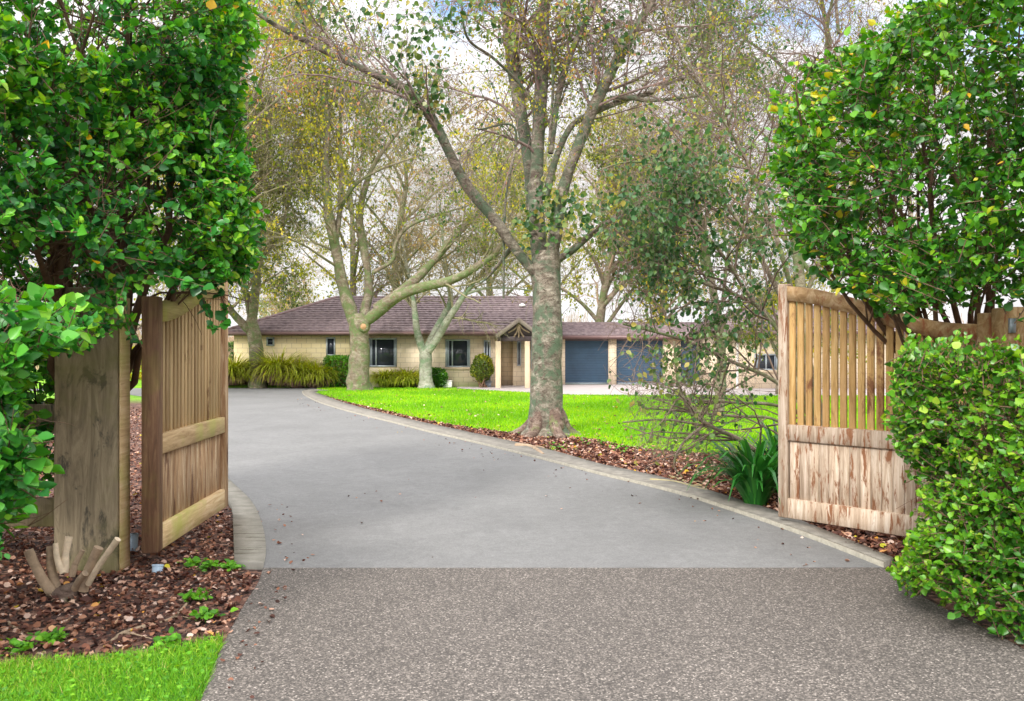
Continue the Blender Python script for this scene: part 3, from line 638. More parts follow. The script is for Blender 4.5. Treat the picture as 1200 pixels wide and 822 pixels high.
gate(LA, LB, .12, 'left-hand slatted timber gate with dark end stile and lichened top rail beside the thick post',
     dict(hinge=M['wood_dark'], stile=M['wood_left'], rail=M['wood_rail'], top=M['wood_lichen'], slat=M['wood_pale_slat'], board=M['wood_left']), -1, .082, .040, .09, 1.71, 2.0, .11, prof=([0, .12, .22, .32, .42, .52, .62, .75, .88, 1], [1.70, 1.71, 1.735, 1.775, 1.82, 1.87, 1.91, 1.95, 1.98, 1.995]))
# posts
gpst = empty('gate_post', (-2.9, 5.9, 0), 'thick weathered grey timber post left of the driveway behind the cut stump', 'post')
def solid_post(x0, x1, y0, y1, h, mat, parent, name='post_body'):
    mb = MB(); n = 14
    V = []; 
    for i in range(n):
        z = h * i / (n - 1) - .05 * (i == 0)
        for x, y in ((x0 + .02, y0), (x1 - .02, y0), (x1, y0 + .02), (x1, y1), (x0, y1), (x0, y0 + .02)): V.append((x, y, z))
    Q = []
    for i in range(n - 1):
        for k in range(6): Q.append([6 * i + k, 6 * i + (k + 1) % 6, 6 * i + 6 + (k + 1) % 6, 6 * i + 6 + k])
    V = wobble(np.array(V), .002, 2.5, 5)
    mb.add(V, Q); top = V[-6:]; mb.add(np.vstack([top, top.mean(0) + [0, 0, .01]]), None, [[k, (k + 1) % 6, 6] for k in range(6)])
    o = mb.build(name, mat, parent); addrnd(o, [.5] * mb.n); return o
# the post body's seen faces: broad face towards the road, its paler right side added as a thin pale strip
D0 = 5.75
solid_post(hx(62, D0), hx(139, D0), D0, D0 + .14, 1.92, M['post'], gpst)
mbp = MB(); mbp.box((hx(139.4, D0), D0 + .0, -.03), (hx(141.5, D0), D0 + .145, 1.86), bev=.004); o = mbp.build('pale_side_strip', M['wood_rail'], gpst); addrnd(o, [.8] * mbp.n)
rp = empty('gate_post', (hx(1195, 5.9), 5.95, 0), 'square brown timber post carrying the right-hand gate, seen above the clipped hedge', 'post')
mbp = MB(); mbp.box((hx(1178, 5.9), 5.85, -.03), (hx(1218, 5.9), 6.08, 1.80), bev=.01); o = mbp.build('post_body', M['wood_top'], rp); addrnd(o, [.6] * mbp.n)
mbp = MB(); mbp.box((hx(1183, 5.83), 5.82, 1.62), (hx(1190, 5.83), 5.848, 1.72), bev=.002); mbp.build('hinge_bracket', M['galv'], rp)
# timber fence behind the left hedge
tf = empty('timber_fence', (-4.2, 6.1, 0), 'old grey timber rail fence running left from the thick gate post behind the hedge', 'fence')
box_set('rail', [((-7.5, 6.0, .26), (hx(62, 5.9), 6.05, .46))], lambda V: V, M['post'], tf)
box_set('rail', [((-7.5, 6.0, .95), (hx(62, 5.9), 6.05, 1.12))], lambda V: V, M['post'], tf)
for x in (-4.3, -6.2): box_set('fence_post', [((x, 6.06, -.02), (x + .12, 6.18, 1.4))], lambda V: V, M['post'], tf)
# pale blue plastic pieces at the foot of the left gate
def cup(c, r, h, label, tilt=0):
    root = empty('plastic_pipe_cap', c, label, 'pipe cap'); S = 16
    V, q = tubes(np.array([[[0, 0, 0], [0, tilt * h * .5, h * .5], [0, tilt * h, h], [0, tilt * h, h], [0, tilt * h * .6, h * .6]]]), np.array([[r, r, r, r * .86, r * .82]]), S)
    mb = MB(); mb.add(V + np.array(c), q); mb.build('socket', M['blue'], root, smooth=False)
    V, q = tubes(np.array([[[0, tilt * h * .8, h * .8], [0, tilt * h, h]]]), np.array([[r * 1.12, r * 1.12]]), S); mb = MB(); mb.add(V + np.array(c), q); mb.build('collar', M['blue'], root)
cup(G(157, 646), .028, .13, 'pale blue plastic tube standing between the thick post and the gate')
cup(G(184, 672), .035, .055, 'small pale blue plastic cap lying in the leaf litter below the left gate', .3)
# ------------------------------------------------------------------ stump
st_c = G(80, 700); D1 = st_c[1]
stp = empty('cut_stump', st_c, 'cut back shrub stump with sawn pale stubs in the leaf litter before the post', 'stump')
mb = MB(); fat_limb(mb, [[*(st_c + [0, 0, -.06]), .12], [*(st_c + [0, 0, .02]), .10], [*(st_c + [.01, 0, .055]), .07], [*(st_c + [.01, 0, .08]), .04]], 14, 22, .34, 3, True)
mb.build('stump_base', M['bark_wet'], stp, smooth=True)
for k, (a, b2, r0, r1, dd, mat) in enumerate([((66, 702), (33, 645), .030, .022, -.02, 'stump'), ((66, 690), (59, 640), .024, .02, .06, 'stump'), ((74, 672), (65, 637), .018, .014, .02, 'cut'), ((76, 672), (81, 629), .022, .021, .08, 'cut'),
      ((84, 676), (97, 645), .016, .012, .05, 'stump'), ((96, 692), (116, 642), .034, .028, .02, 'stump'), ((103, 685), (138, 632), .016, .019, -.05, 'cut'), ((88, 690), (100, 672), .02, .016, -.09, 'stump')]):
    p0 = P(a[0], a[1], D1 + dd * .3); p1 = P(b2[0], b2[1], D1 + dd); md = (p0 + p1) / 2 + np.array([-.012, 0, -.006]); m2 = MB()
    fat_limb(m2, [[*p0, r0], [*md, (r0 + r1) / 2], [*p1, r1]], 14, 12, .2, k, True); m2.build('stub', M[mat], stp, smooth=True)
# fallen branches and roots on the mulch
def fallen(pts, r, label, mat='logm', seed=0, grp='fallen branches on the mulch'):
    c = [list(G(x, y, r * .6)) + [r * f] for (x, y), f in zip(pts, np.linspace(1, .5, len(pts)))]
    root = empty('fallen_branch', c[0][:3], label, 'branch', grp)
    mb = MB(); cc = fat_limb(mb, c, 14, 8, .12, seed, True); mb.build('stem', M[mat], root, smooth=True)
    mid = cc[7, :3]; m2 = MB(); V, q = tubes(np.array([[mid, mid + [.08, -.06, .02], mid + [.2, -.1, .005]]]), np.array([[r * .4, r * .3, r * .15]]), 5); m2.add(V, q); m2.build('twig', M[mat], root)
fallen([(604, 523), (622, 524), (637, 533)], .05, 'short pale broken branch at the foot of the big lichen-covered tree', 'stump', 1)
fallen([(762, 564), (790, 566), (815, 573), (832, 577)], .035, 'mossy crooked branch lying along the kerb left of the strap-leaved plant', 'logm', 2)
fallen([(783, 559), (805, 565), (832, 572)], .022, 'thin curved branch just behind the mossy one near the kerb', 'logm', 3)
fallen([(600, 510), (590, 516), (575, 517)], .02, 'thin twig branch on the leaf litter left of the big trunk', 'stump', 8)
fallen([(170, 735), (145, 742), (130, 752)], .016, 'pale dead stick in the litter below the stump near the grass', 'stump', 4)
fallen([(225, 700), (205, 722), (180, 732)], .010, 'thin dark stick lying right of the stump towards the apron', 'stump', 5)
fallen([(10, 730), (28, 745), (38, 760)], .010, 'thin bent stick at the left edge above the grass verge', 'stump', 6)
# ------------------------------------------------------------------ leaf litter, grass
def scatter_poly(poly, n, r):
    p = np.asarray(poly)[:, :2]; lo, hi = p.min(0), p.max(0); out = []
    tot = 0
    while tot < n:
        q = lo + (hi - lo) * r.random((n * 2, 2)); q = q[inpoly(q[:, 0], q[:, 1], p)]; out.append(q); tot += len(q)
    return np.concatenate(out)[:n]
def perspective_pick(q, r, d0=6., pw=1.5):
    return q[r.random(len(q)) < np.clip((d0 / q[:, 1]) ** pw, 0, 1)]
r = np.random.default_rng(5)
left_bed = [tuple(p) for p in gp([(20, 775), (100, 772), (200, 762), (262, 748), (286, 708), (302, 680), (275, 668), (272, 640), (271, 600), (254, 576), (231, 547), (214, 516), (200, 494), (180, 478)], None)] + [(-11, 22), (-9, 14), (-6, 11), (-5.5, 4.3)]
q1 = perspective_pick(scatter_poly(left_bed, 52000, r), r, 6, 1.5)
right_bed = [tuple(p) for p in KO[:70]] + [tuple(p) for p in LE[3:70][::1]] + [(6.5, 8.2), (4.6, 5.0)]
q2 = perspective_pick(scatter_poly(right_bed, 42000, r), r, 9., 1.1)
q3 = scatter_poly([tuple(p) for p in gp([(1036, 664), (1100, 690), (1200, 745)], None)] + [(6, 4.2), (6, 6.4), (2.3, 7.8)], 3500, r)
def litter(name, q, smin, smax, seed):
    r = np.random.default_rng(seed); n = len(q); pos = np.column_stack([q, r.random(n) * .02 + .006])
    a = r.random(n) * 6.28; d = np.column_stack([np.cos(a), np.sin(a), r.normal(size=n) * .25]); nr = norm(np.column_stack([r.normal(size=n) * .45, r.normal(size=n) * .45, np.ones(n)]))
    o = leaf_mesh(name, pos, d, nr, smin + (smax - smin) * r.random(n), M['litter'], None, LT_CURL, 1.0, rnd=r.random(n), kind='stuff', seed=seed)
    return o
litter('leaf_litter', q1, .012, .05, 1); litter('leaf_litter', q2, .03, .07, 2); litter('leaf_litter', q3, .02, .05, 3)
# stray leaves on lawn edge
q4 = perspective_pick(scatter_poly([tuple(p) for p in LE[:70]] + [tuple(p) for p in (LE[:70][::-1] + np.array([.35, .9]))], 2600, r), r, 12, 1)
litter('leaf_litter', q4, .03, .06, 4)
q5 = np.vstack([perspective_pick(scatter_poly([tuple(p) for p in RR[:75]] + [tuple(p) for p in (RR[:75][::-1] - np.array([.5, .5]))], 260, r), r, 9, 1), scatter_poly([tuple(p) for p in lk_o[:20]] + [tuple(p) for p in (lk_o[:20][::-1] + np.array([.35, 0]))], 25, r), scatter_poly([tuple(p) for p in apl[:22]] + [tuple(p) for p in (apl[:22][::-1] + np.array([.25, 0]))], 45, r), scatter_poly([(-1.5, 4), (2.2, 4), (2, 12), (-2, 12)], 24, r)])
litter('leaf_litter', q5, .015, .04, 14)
q6 = perspective_pick(scatter_poly(lawn_poly, 2600, r), r, 11, 1.6)
n6 = len(q6); a6 = r.random(n6) * 6.28
leaf_mesh('leaf_litter', np.column_stack([q6, np.full(n6, .05)]), np.column_stack([np.cos(a6), np.sin(a6), np.zeros(n6)]), norm(np.column_stack([r.normal(size=n6) * .4, r.normal(size=n6) * .4 - .3, np.ones(n6)])), .035 + .04 * r.random(n6), M['litter'], None, LT_CURL, 1.0, rnd=.4 + .6 * r.random(n6), kind='stuff', seed=61)
def blades(name, q, h, wd, mat, seed, z=0.01, kind='stuff', lean=.5):
    r = np.random.default_rng(seed); n = len(q); pos = np.column_stack([q, np.full(n, z)])
    a = r.random(n) * 6.28; d = norm(np.column_stack([np.cos(a) * lean * r.random(n), np.sin(a) * lean * r.random(n), np.ones(n)]))
    b = r.random(n) * 6.28; nr = norm(np.column_stack([np.cos(b), np.sin(b) - .6, np.full(n, .2)]))
    return leaf_mesh(name, pos, d, nr, h[0] + (h[1] - h[0]) * r.random(n), mat, None, (np.array([[-.5, 0, 0], [.5, 0, 0], [0, 1, .1]]), np.array([[0, 1, 2]])), wd, rnd=np.clip(.5 + .35 * np.sin(q[:, 0] * 1.3 + 1.7 * np.sin(q[:, 1] * .9)) * .5 + r.normal(size=n) * .22, 0, 1), kind=kind, seed=seed)
ql = scatter_poly(lawn_poly, 260000, r); ql = perspective_pick(ql, r, 15, 1.2)
blades('lawn_grass', ql, (.035, .075), .32, M['grass'], 7, .015)
verge = [tuple(p) for p in gp([(-60, 790), (20, 778), (100, 776), (200, 764), (262, 749), (252, 780), (236, 822)], None)] + [(-1.45, 3.2), (-3.5, 3.2)]
qv = scatter_poly(verge, 34000, r); blades('verge_grass', qv, (.025, .07), .085, M['verge'], 8, 0, lean=1.3)
# clover-like round leaves on the verge
qv = scatter_poly(verge, 1700, r); n = len(qv)
d_ = norm(np.column_stack([r.normal(size=n), r.normal(size=n), np.full(n, .25)])); 
leaf_mesh('verge_clover', np.column_stack([qv, .008 + .035 * r.random(n)]), d_, norm(np.column_stack([r.normal(size=n) * .35, r.normal(size=n) * .35, np.ones(n)])), .012 + .016 * r.random(n), M['verge'], None, LT_ROUND, 1.1, rnd=.7 * r.random(n), kind='stuff', seed=9)
# weeds over the litter: several low sprigs
wc = [(225, 665), (248, 668), (270, 669), (230, 705), (240, 728), (25, 765), (60, 755), (760, 520), (700, 522), (655, 528), (730, 530), (640, 512), (200, 760)]
pos = []; 
for (x, y) in wc:
    c = G(x, y); k = 55; s = .035 if y > 600 else .16
    pos.append(np.column_stack([c[0] + r.normal(size=k) * s, c[1] + r.normal(size=k) * s, .01 + r.random(k) * (.04 if y > 600 else .09)]))
pos = np.concatenate(pos); n = len(pos)
leaf_mesh('ground_weeds', pos, norm(np.column_stack([r.normal(size=n), r.normal(size=n), np.full(n, .4)])), norm(np.column_stack([r.normal(size=n) * .4, r.normal(size=n) * .4 - .3, np.ones(n)])), .02 + .03 * r.random(n), M['verge'], None, LT_ROUND, 1., rnd=.55 * r.random(n), kind='stuff', seed=12)
# ------------------------------------------------------------------ hedges
def hedge(name, label, cat, base, region, n_twig, tw_len, lpt, lsize, mat, outv, seed, stems=None, group=None, width=1.0, stemmat='stem', hang=0.0, updir=.35, rnd_shift=None):
    """region(r, n) -> points (n,3) where leafy twigs stand; outv(points) -> outward direction"""
    r = np.random.default_rng(seed); root = empty(name, base, label, cat, group)
    c = region(r, n_twig); n = len(c); o = outv(c)
    d = norm(o * .8 + r.normal(size=(n, 3)) * .55 + [0, 0, updir]); L = tw_len * (.5 + r.random(n))
    p0 = c - d * (L * .6)[:, None]; K = 4; pts = np.stack([p0 + d * (L * k / (K - 1))[:, None] + np.array([0, 0, -hang]) * (k / (K - 1)) ** 2 * L[:, None] for k in range(K)], 1)
    V1, Q1 = tubes(pts, np.tile(np.array([.004, .0035, .003, .0015]), (n, 1)), 3)
    mb = MB(); mb.add(V1, Q1)
    tone = .5 + .5 * np.sin(c @ np.array([3.1, 2.3, 3.7]) + 2 * np.sin(c @ np.array([1.7, -2.9, 1.3]) + seed)) 
    # leaves alternate along the twig
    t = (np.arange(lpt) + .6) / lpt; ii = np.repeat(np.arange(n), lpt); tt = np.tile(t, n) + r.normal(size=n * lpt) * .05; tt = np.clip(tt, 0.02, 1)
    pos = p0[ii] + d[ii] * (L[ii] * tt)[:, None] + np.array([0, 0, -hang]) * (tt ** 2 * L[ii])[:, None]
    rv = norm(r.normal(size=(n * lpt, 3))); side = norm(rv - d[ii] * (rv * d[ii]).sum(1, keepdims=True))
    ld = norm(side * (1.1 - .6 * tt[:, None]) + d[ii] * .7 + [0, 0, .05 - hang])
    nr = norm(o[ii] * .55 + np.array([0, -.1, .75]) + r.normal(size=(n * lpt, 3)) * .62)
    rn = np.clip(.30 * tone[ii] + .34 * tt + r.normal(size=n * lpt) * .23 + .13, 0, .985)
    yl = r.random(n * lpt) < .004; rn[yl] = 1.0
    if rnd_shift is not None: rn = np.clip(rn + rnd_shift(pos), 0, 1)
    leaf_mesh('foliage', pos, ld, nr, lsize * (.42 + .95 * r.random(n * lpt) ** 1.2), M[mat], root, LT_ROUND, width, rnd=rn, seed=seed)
    if stems is not None:
        for (P_, R_, S_) in stems: Vs, Qs = tubes(P_, R_, S_); mb.add(Vs, Qs)
    mb.build('stems', M[stemmat], root, smooth=True)
    return root
def shell_region(plan, z0f, z1f, core=.25, deep=.35, noise_amp=.12):
    """points near the surface of a prism with plan polygon and z range functions of (x,y)"""
    plan = np.array(plan, float); nxt = np.roll(plan, -1, 0); ln = np.linalg.norm(nxt - plan, axis=1); cen = plan.mean(0)
    def reg(r, n):
        k1 = int(n * (1 - core)); e = r.choice(len(plan), k1, p=ln / ln.sum()); u = r.random(k1)[:, None]; p = plan[e] + (nxt[e] - plan[e]) * u
        inw = norm(cen - p); p = p + inw * (np.abs(r.normal(size=k1)) * deep)[:, None]
        k2 = n - k1; lo, hi = plan.min(0), plan.max(0); q = lo + (hi - lo) * r.random((k2 * 4, 2)); q = q[inpoly(q[:, 0], q[:, 1], plan)][:k2]
        p = np.vstack([p, q]); z0, z1 = z0f(p[:, 0], p[:, 1]), z1f(p[:, 0], p[:, 1]); z = z0 + (z1 - z0) * r.random(len(p))
        P3 = np.column_stack([p, z]); return wobble(P3, noise_amp, 2.0, 3)
    def outv(c):
        d = np.zeros_like(c); d[:, :2] = norm(c[:, :2] - cen); return d
    return reg, outv
def stem_bundle(base, tips, r0, K=7, jit=.12, seed=0, sub=0, subL=(.4, .9), keep=None):
    r = np.random.default_rng(seed); tips = np.asarray(tips, float); n = len(tips); b = np.asarray(base, float); b = b[None] + r.normal(size=(n, 3)) * [.1, .1, 0] if b.ndim == 1 else b
    t = np.linspace(0, 1, K)[None, :, None]; mid = (b + tips) / 2 + r.normal(size=(n, 3)) * jit * 2
    pts = (1 - t) ** 2 * b[:, None] + 2 * t * (1 - t) * mid[:, None] + t ** 2 * tips[:, None] + r.normal(size=(n, K, 3)) * jit * .15
    rad = r0 * (.6 + .6 * r.random(n))[:, None] * np.linspace(1, .3, K)[None]
    out = [(pts, rad, 7)]
    if sub:
        s = sprout(pts, rad, sub, subL, .7, .1, 0, 5, .3, .5, .004, .2, seed=seed + 1, keep=keep); out.append((s[0], s[1], 4))
        s2 = sprout(s[0], s[1], sub * 4, (subL[0] * .4, subL[1] * .5), .8, .1, 0, 4, .2, .5, .003, .2, seed=seed + 2, keep=keep); out.append((s2[0], s2[1], 3))
    return out
# --- tall left hedge: its face runs from near the left edge away to the gate
def px_filter(region, f):
    """thin a world region with an uneven outline (the clipped face and drooping skirt of the real hedge)"""
    def reg(r, n):
        c = region(r, n * 2); u = c[:, 0] / c[:, 1] * F + CX; v = CY - (c[:, 2] - CH) / c[:, 1] * F
        m = f(u, v, c, r); return c[m][:n]
    return reg
plan = [(-3.6, 3.9), (-2.6, 4.6), (-1.86, 5.75), (-1.93, 6.3), (-2.2, 7.0), (-3.6, 7.2), (-5.2, 6.6), (-5.2, 4.2)]
reg, outv = shell_region(plan, lambda x, y: np.where(y < 5.6, 1.40, 1.9), lambda x, y: 4.6 + 0 * x, .2, .28, .07)
def f_left(u, v, c, r):
    bot = np.interp(u, [-200, 0, 55, 100, 150, 165, 215, 240, 300], [430, 425, 412, 404, 398, 325, 326, 332, 322])
    hole = (np.sin(c[:, 0] * 3.3 + 1.0) * np.sin(c[:, 2] * 3.9 + .6) * np.sin(c[:, 1] * 2.1 + 1) > .5)
    hole |= (u > 55) & (u < 255) & (v < 70) & (r.random(len(u)) < .62)
    hole |= (u > 95) & (u < 215) & (v > 210) & (v < 300) & (r.random(len(u)) < .55)
    edge = 298 + 7 * np.sin(v / 37.) + 5 * np.sin(v / 13.)
    return (v < bot) & ~hole & (u < edge - 7)
tips = [P(x, y, d) for x, y, d in [(60, 60, 5), (110, 20, 5.2), (150, -30, 5.4), (200, 20, 5.8), (230, 90, 6), (250, 180, 6), (180, 130, 5.6), (90, 190, 5.1), (40, 250, 5), (130, 250, 5.4), (215, 250, 5.9), (0, 100, 5), (160, 60, 6), (120, 100, 5.8), (70, -20, 5.5), (215, -20, 6.1)]]
st1 = stem_bundle((-3.05, 6.4, 1.1), tips, .04, 8, .16, 2, 170, (.4, 1.1))
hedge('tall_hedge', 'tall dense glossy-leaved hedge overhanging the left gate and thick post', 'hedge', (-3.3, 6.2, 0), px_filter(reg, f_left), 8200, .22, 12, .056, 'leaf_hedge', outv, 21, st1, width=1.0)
# drooping sprigs over the left gate (same hedge, own twig object would be a part of it)
lh = [o for o in bpy.data.objects if o.name == 'tall_hedge'][0]
def sprig(root, pts, lsize, mat, seed, n=14, hang=.5, matst='stem'):
    r = np.random.default_rng(seed); c = spline(np.array(pts), 12); V, q = tubes(c[None], np.linspace(.006, .002, 12)[None], 4); mb = MB(); mb.add(V, q); mb.build('sprig_stem', M[matst], root)
    t = r.random(n) * 10.9; k = t.astype(int); pos = c[k] + (c[k + 1] - c[k]) * (t - k)[:, None]
    d = norm(r.normal(size=(n, 3)) + [0, -.2, -hang]); nr = norm(np.array([0, -.7, .7]) + r.normal(size=(n, 3)) * .4)
    leaf_mesh('sprig', pos, d, nr, lsize * (.7 + .5 * r.random(n)), M[mat], root, LT_ROUND, 1, rnd=np.clip(r.random(n) * .5 + .05, 0, .9), seed=seed)
for k, pp in enumerate([[P(222, 330, 5.9), P(235, 345, 5.85), P(245, 370, 5.8), P(250, 386, 5.8)], [P(245, 325, 6), P(256, 340, 5.95), P(264, 362, 5.95), P(262, 378, 5.9)], [P(170, 320, 5.4), P(205, 326, 5.3), P(245, 338, 5.3)], [P(280, 300, 6.1), P(285, 320, 6.1), P(282, 335, 6.1)]]):
    sprig(lh, pp, .07, 'leaf_hedge', 60 + k, 22 if k < 3 else 14)
# --- shaded lower growth of the hedge row, left of the post
plan = [(-4.9, 5.6), (-3.3, 5.6), (-3.25, 6.9), (-5.2, 6.9)]
reg, outv = shell_region(plan, lambda x, y: .55 + 0 * x, lambda x, y: 1.75 + 0 * x, .4, .3, .06)
hedge('understorey_hedge', 'shaded lower hedge growth above the grey rail left of the thick post', 'hedge', (-4, 6.2, 0), reg, 900, .24, 10, .07, 'leaf_hedge', outv, 27, stem_bundle((-4.0, 6.3, 0), [(-3.5, 6.1, 1.5), (-4.2, 6, 1.6), (-4.6, 6.4, 1.4), (-3.8, 6.5, 1.7), (-3.6, 5.9, .9)], .03, 7, .1, 12, 80, (.3, .6)))
# --- near left lower hedge
plan = [(-2.25, 3.45), (-1.98, 3.55), (-1.92, 3.75), (-2.0, 4.3), (-3.6, 4.4), (-3.6, 3.4)]
reg, outv = shell_region(plan, lambda x, y: .45 + 0 * x, lambda x, y: 1.85 + 0 * x, .2, .2, .05)
def f_ll(u, v, c, r):
    right = np.interp(v, [340, 352, 375, 398, 412, 440, 500, 530, 580, 610, 645, 660], [20, 80, 108, 116, 56, 38, 32, 56, 46, 26, 4, -24]) - 14
    return (u < right) & (v > 352) & (v < 650)
st1 = stem_bundle((-2.9, 4.1, 0), [P(-20, 420, 3.9), P(0, 500, 3.8), (-2.6, 4.0, 1.6), (-2.9, 3.9, 1.3), P(10, 580, 3.9), P(-40, 600, 3.9), (-3.1, 4.0, 1.7)], .022, 7, .08, 5, 60, (.3, .6))
hedge('near_hedge', 'bright green large-leaved hedge at the left edge in front of the tall hedge', 'hedge', (-3.0, 4.0, 0), px_filter(reg, f_ll), 1700, .19, 10, .060, 'leaf_bright', outv, 22, st1, width=1.05)
# --- right tall hedge
plan = [(1.72, 5.75), (2.2, 5.2), (3.2, 4.7), (5.2, 4.4), (5.2, 6.6), (3.2, 7.0), (2.1, 6.9)]
reg, outv = shell_region(plan, lambda x, y: 1.75 + 0 * x, lambda x, y: 4.6 + 0 * x, .42, .34, .08)
def f_rt(u, v, c, r):
    left = np.interp(v, [-200, 0, 60, 75, 95, 150, 230, 280, 310, 330, 350], [1080, 1062, 985, 925, 905, 893, 905, 918, 955, 985, 1010]) + 8 * np.sin(v / 11.)
    bot = np.interp(u, [880, 950, 1000, 1040, 1070, 1100, 1150, 1300], [302, 328, 350, 364, 364, 352, 350, 360])
    g = np.sin(c[:, 0] * 4.1 + .4) * np.sin(c[:, 2] * 4.7 + 2.1) * np.sin(c[:, 1] * 3 + .5) > .6
    g |= (u > 1020) & (u < 1200) & (v > 200) & (v < 310) & (r.random(len(u)) < .35)
    g |= (u > 1050) & (u < 1180) & (v > 95) & (v < 190) & (r.random(len(u)) < .25)
    return (u > left + 14) & (v < bot) & ~g
tips = [P(x, y, d) for x, y, d in [(930, 110, 5.8), (960, 200, 5.8), (930, 250, 6), (1000, 90, 6), (1060, 60, 6), (1000, 150, 5.9), (1100, 100, 5.8), (1150, 60, 6), (1030, 250, 5.8), (980, 290, 5.9), (1120, 200, 5.7), (1080, 170, 5.9), (1180, 150, 5.7), (1190, 20, 6), (1040, 120, 6.2)]]
st2 = stem_bundle((3.75, 6.95, .9), tips, .030, 8, .14, 7, 170, (.4, 1.0), keep=lambda p: p[:, 2] > 1.5 + .10 * p[:, 1])
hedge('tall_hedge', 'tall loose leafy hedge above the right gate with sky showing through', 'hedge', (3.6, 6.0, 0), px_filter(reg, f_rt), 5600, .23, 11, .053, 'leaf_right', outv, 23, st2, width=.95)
rh = [o for o in bpy.data.objects if o.name.startswith('tall_hedge')][-1]
for k, pp in enumerate([[P(1000, 330, 5.6), P(1020, 345, 5.6), P(1030, 362, 5.6), P(1032, 378, 5.6)], [P(1040, 340, 5.6), P(1060, 355, 5.5), P(1068, 372, 5.5)], [P(930, 270, 5.8), P(950, 300, 5.8), P(965, 325, 5.8)], [P(960, 320, 5.7), P(985, 335, 5.7), P(1012, 342, 5.7)]]):
    sprig(rh, pp, .068, 'leaf_right', 80 + k, 22)
# --- right low clipped hedge
plan = [(2.12, 4.75), (2.5, 4.30), (4.3, 3.5), (4.6, 4.5), (3.5, 5.4), (2.45, 5.55)]
reg0, outv = shell_region(plan, lambda x, y: .05 + 0 * x, lambda x, y: 1.49 + 0 * x, .15, .12, .04)
def reg_low(r, n):
    a = reg0(r, int(n * .72)); k = n - len(a); pl = np.array(plan); q = scatter_poly(plan, k, r); b2 = np.column_stack([q, 1.465 + .04 * r.normal(size=k)]); return np.vstack([a, b2])
def f_rl(u, v, c, r):
    left = np.interp(v, [390, 405, 440, 520, 560, 600, 650, 670, 690, 700, 740], [1062, 1052, 1050, 1046, 1078, 1082, 1062, 1042, 1060, 1085, 1175])
    return (u > left + 6)
def out_low(c):
    d = outv(c); tp = c[:, 2] > 1.4; d[tp] = np.array([0, 0, 1.]); return d
st3 = stem_bundle((3.2, 4.8, 0), [(x, y, z) for x in (2.5, 2.9, 3.3, 3.7) for y, z in ((4.6, 1.2), (5.0, 1.35), (4.7, .8))], .018, 7, .08, 9, 150, (.25, .55))
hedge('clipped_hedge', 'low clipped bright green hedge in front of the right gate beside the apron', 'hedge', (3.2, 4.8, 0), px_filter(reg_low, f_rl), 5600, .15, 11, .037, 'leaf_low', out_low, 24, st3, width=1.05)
# ------------------------------------------------------------------ trees
def tree(label, base, limbs, barkm, twigm, specs, leafspec, seed, thin=1.0, cat='tree', group=None, S=18, name='tree', nlimb=26, bump_=.07):
    """limbs: lists of (px,py,D,r) points traced for this tree; specs: levels of twigs"""
    root = empty(name, base, label, cat, group); mb = MB(); LP, LR = [], []
    for k, l in enumerate(limbs):
        c = fat_limb(mb, [[*P(x, y, D), r_ * (thin if k else 1)] for x, y, D, r_ in l], nlimb, S if l[0][3] > .08 else 8, bump_, seed + k)
        c = spline(c, 16); LP.append(c[:, :3]); LR.append(c[:, 3])
    trunk = mb.build('trunk', barkm, root, smooth=True)
    PP, PR = np.array(LP), np.array(LR); first = specs[0].get('first', 0); PP, PR = PP[first:], PR[first:]
    tw = MB(); levels = []
    for j, s in enumerate(specs):
        s = dict(s); s.pop('first', None); sides = s.pop('S', 4 if j == 0 else 3)
        PP, PR = sprout(PP, PR, seed=seed * 7 + j, **s); V, q = tubes(PP, PR, sides); tw.add(V, q); levels.append(PP)
    tw.build('twigs', twigm, root, smooth=True)
    if leafspec:
        ls = dict(leafspec); r = np.random.default_rng(seed + 99); PPs = levels[ls.get('level', -1)]; n = ls['n']
        i = r.integers(0, len(PPs), n)
        if 'clump' in ls:
            cen = PPs[:, -1]; g_ = np.sin(cen @ np.array([.9, .7, 1.1]) * ls['clump'] + seed) * np.sin(cen @ np.array([-.8, 1.2, .6]) * ls['clump'] + 2) + .35; wt = np.clip(g_, .02, 1); i = r.choice(len(PPs), n, p=wt / wt.sum())
        t = r.random(n) * (PPs.shape[1] - 1.001); k = t.astype(int); u = (t - k)[:, None]
        pos = PPs[i, k] * (1 - u) + PPs[i, k + 1] * u + r.normal(size=(n, 3)) * ls.get('spread', .03)
        d = norm(r.normal(size=(n, 3)) * .6 + [0, 0, -ls.get('hang', .8)]); nr = norm(r.normal(size=(n, 3)) + [0, -.6, .4])
        hue = .5 + .3 * np.sin(pos @ np.array([1.1, .6, .8]) + seed) + r.normal(size=n) * .22 + ls.get('shift', 0)
        m = ls['keep'](pos) if 'keep' in ls else np.ones(n, bool)
        leaf_mesh('crown', pos[m], d[m], nr[m], (ls['size'] * (.6 + .7 * r.random(n)))[m], M[ls['mat']], root, ls.get('tmpl', LT_DIA), ls.get('w', 1), rnd=np.clip(hue, 0, 1)[m], seed=seed)
    return root
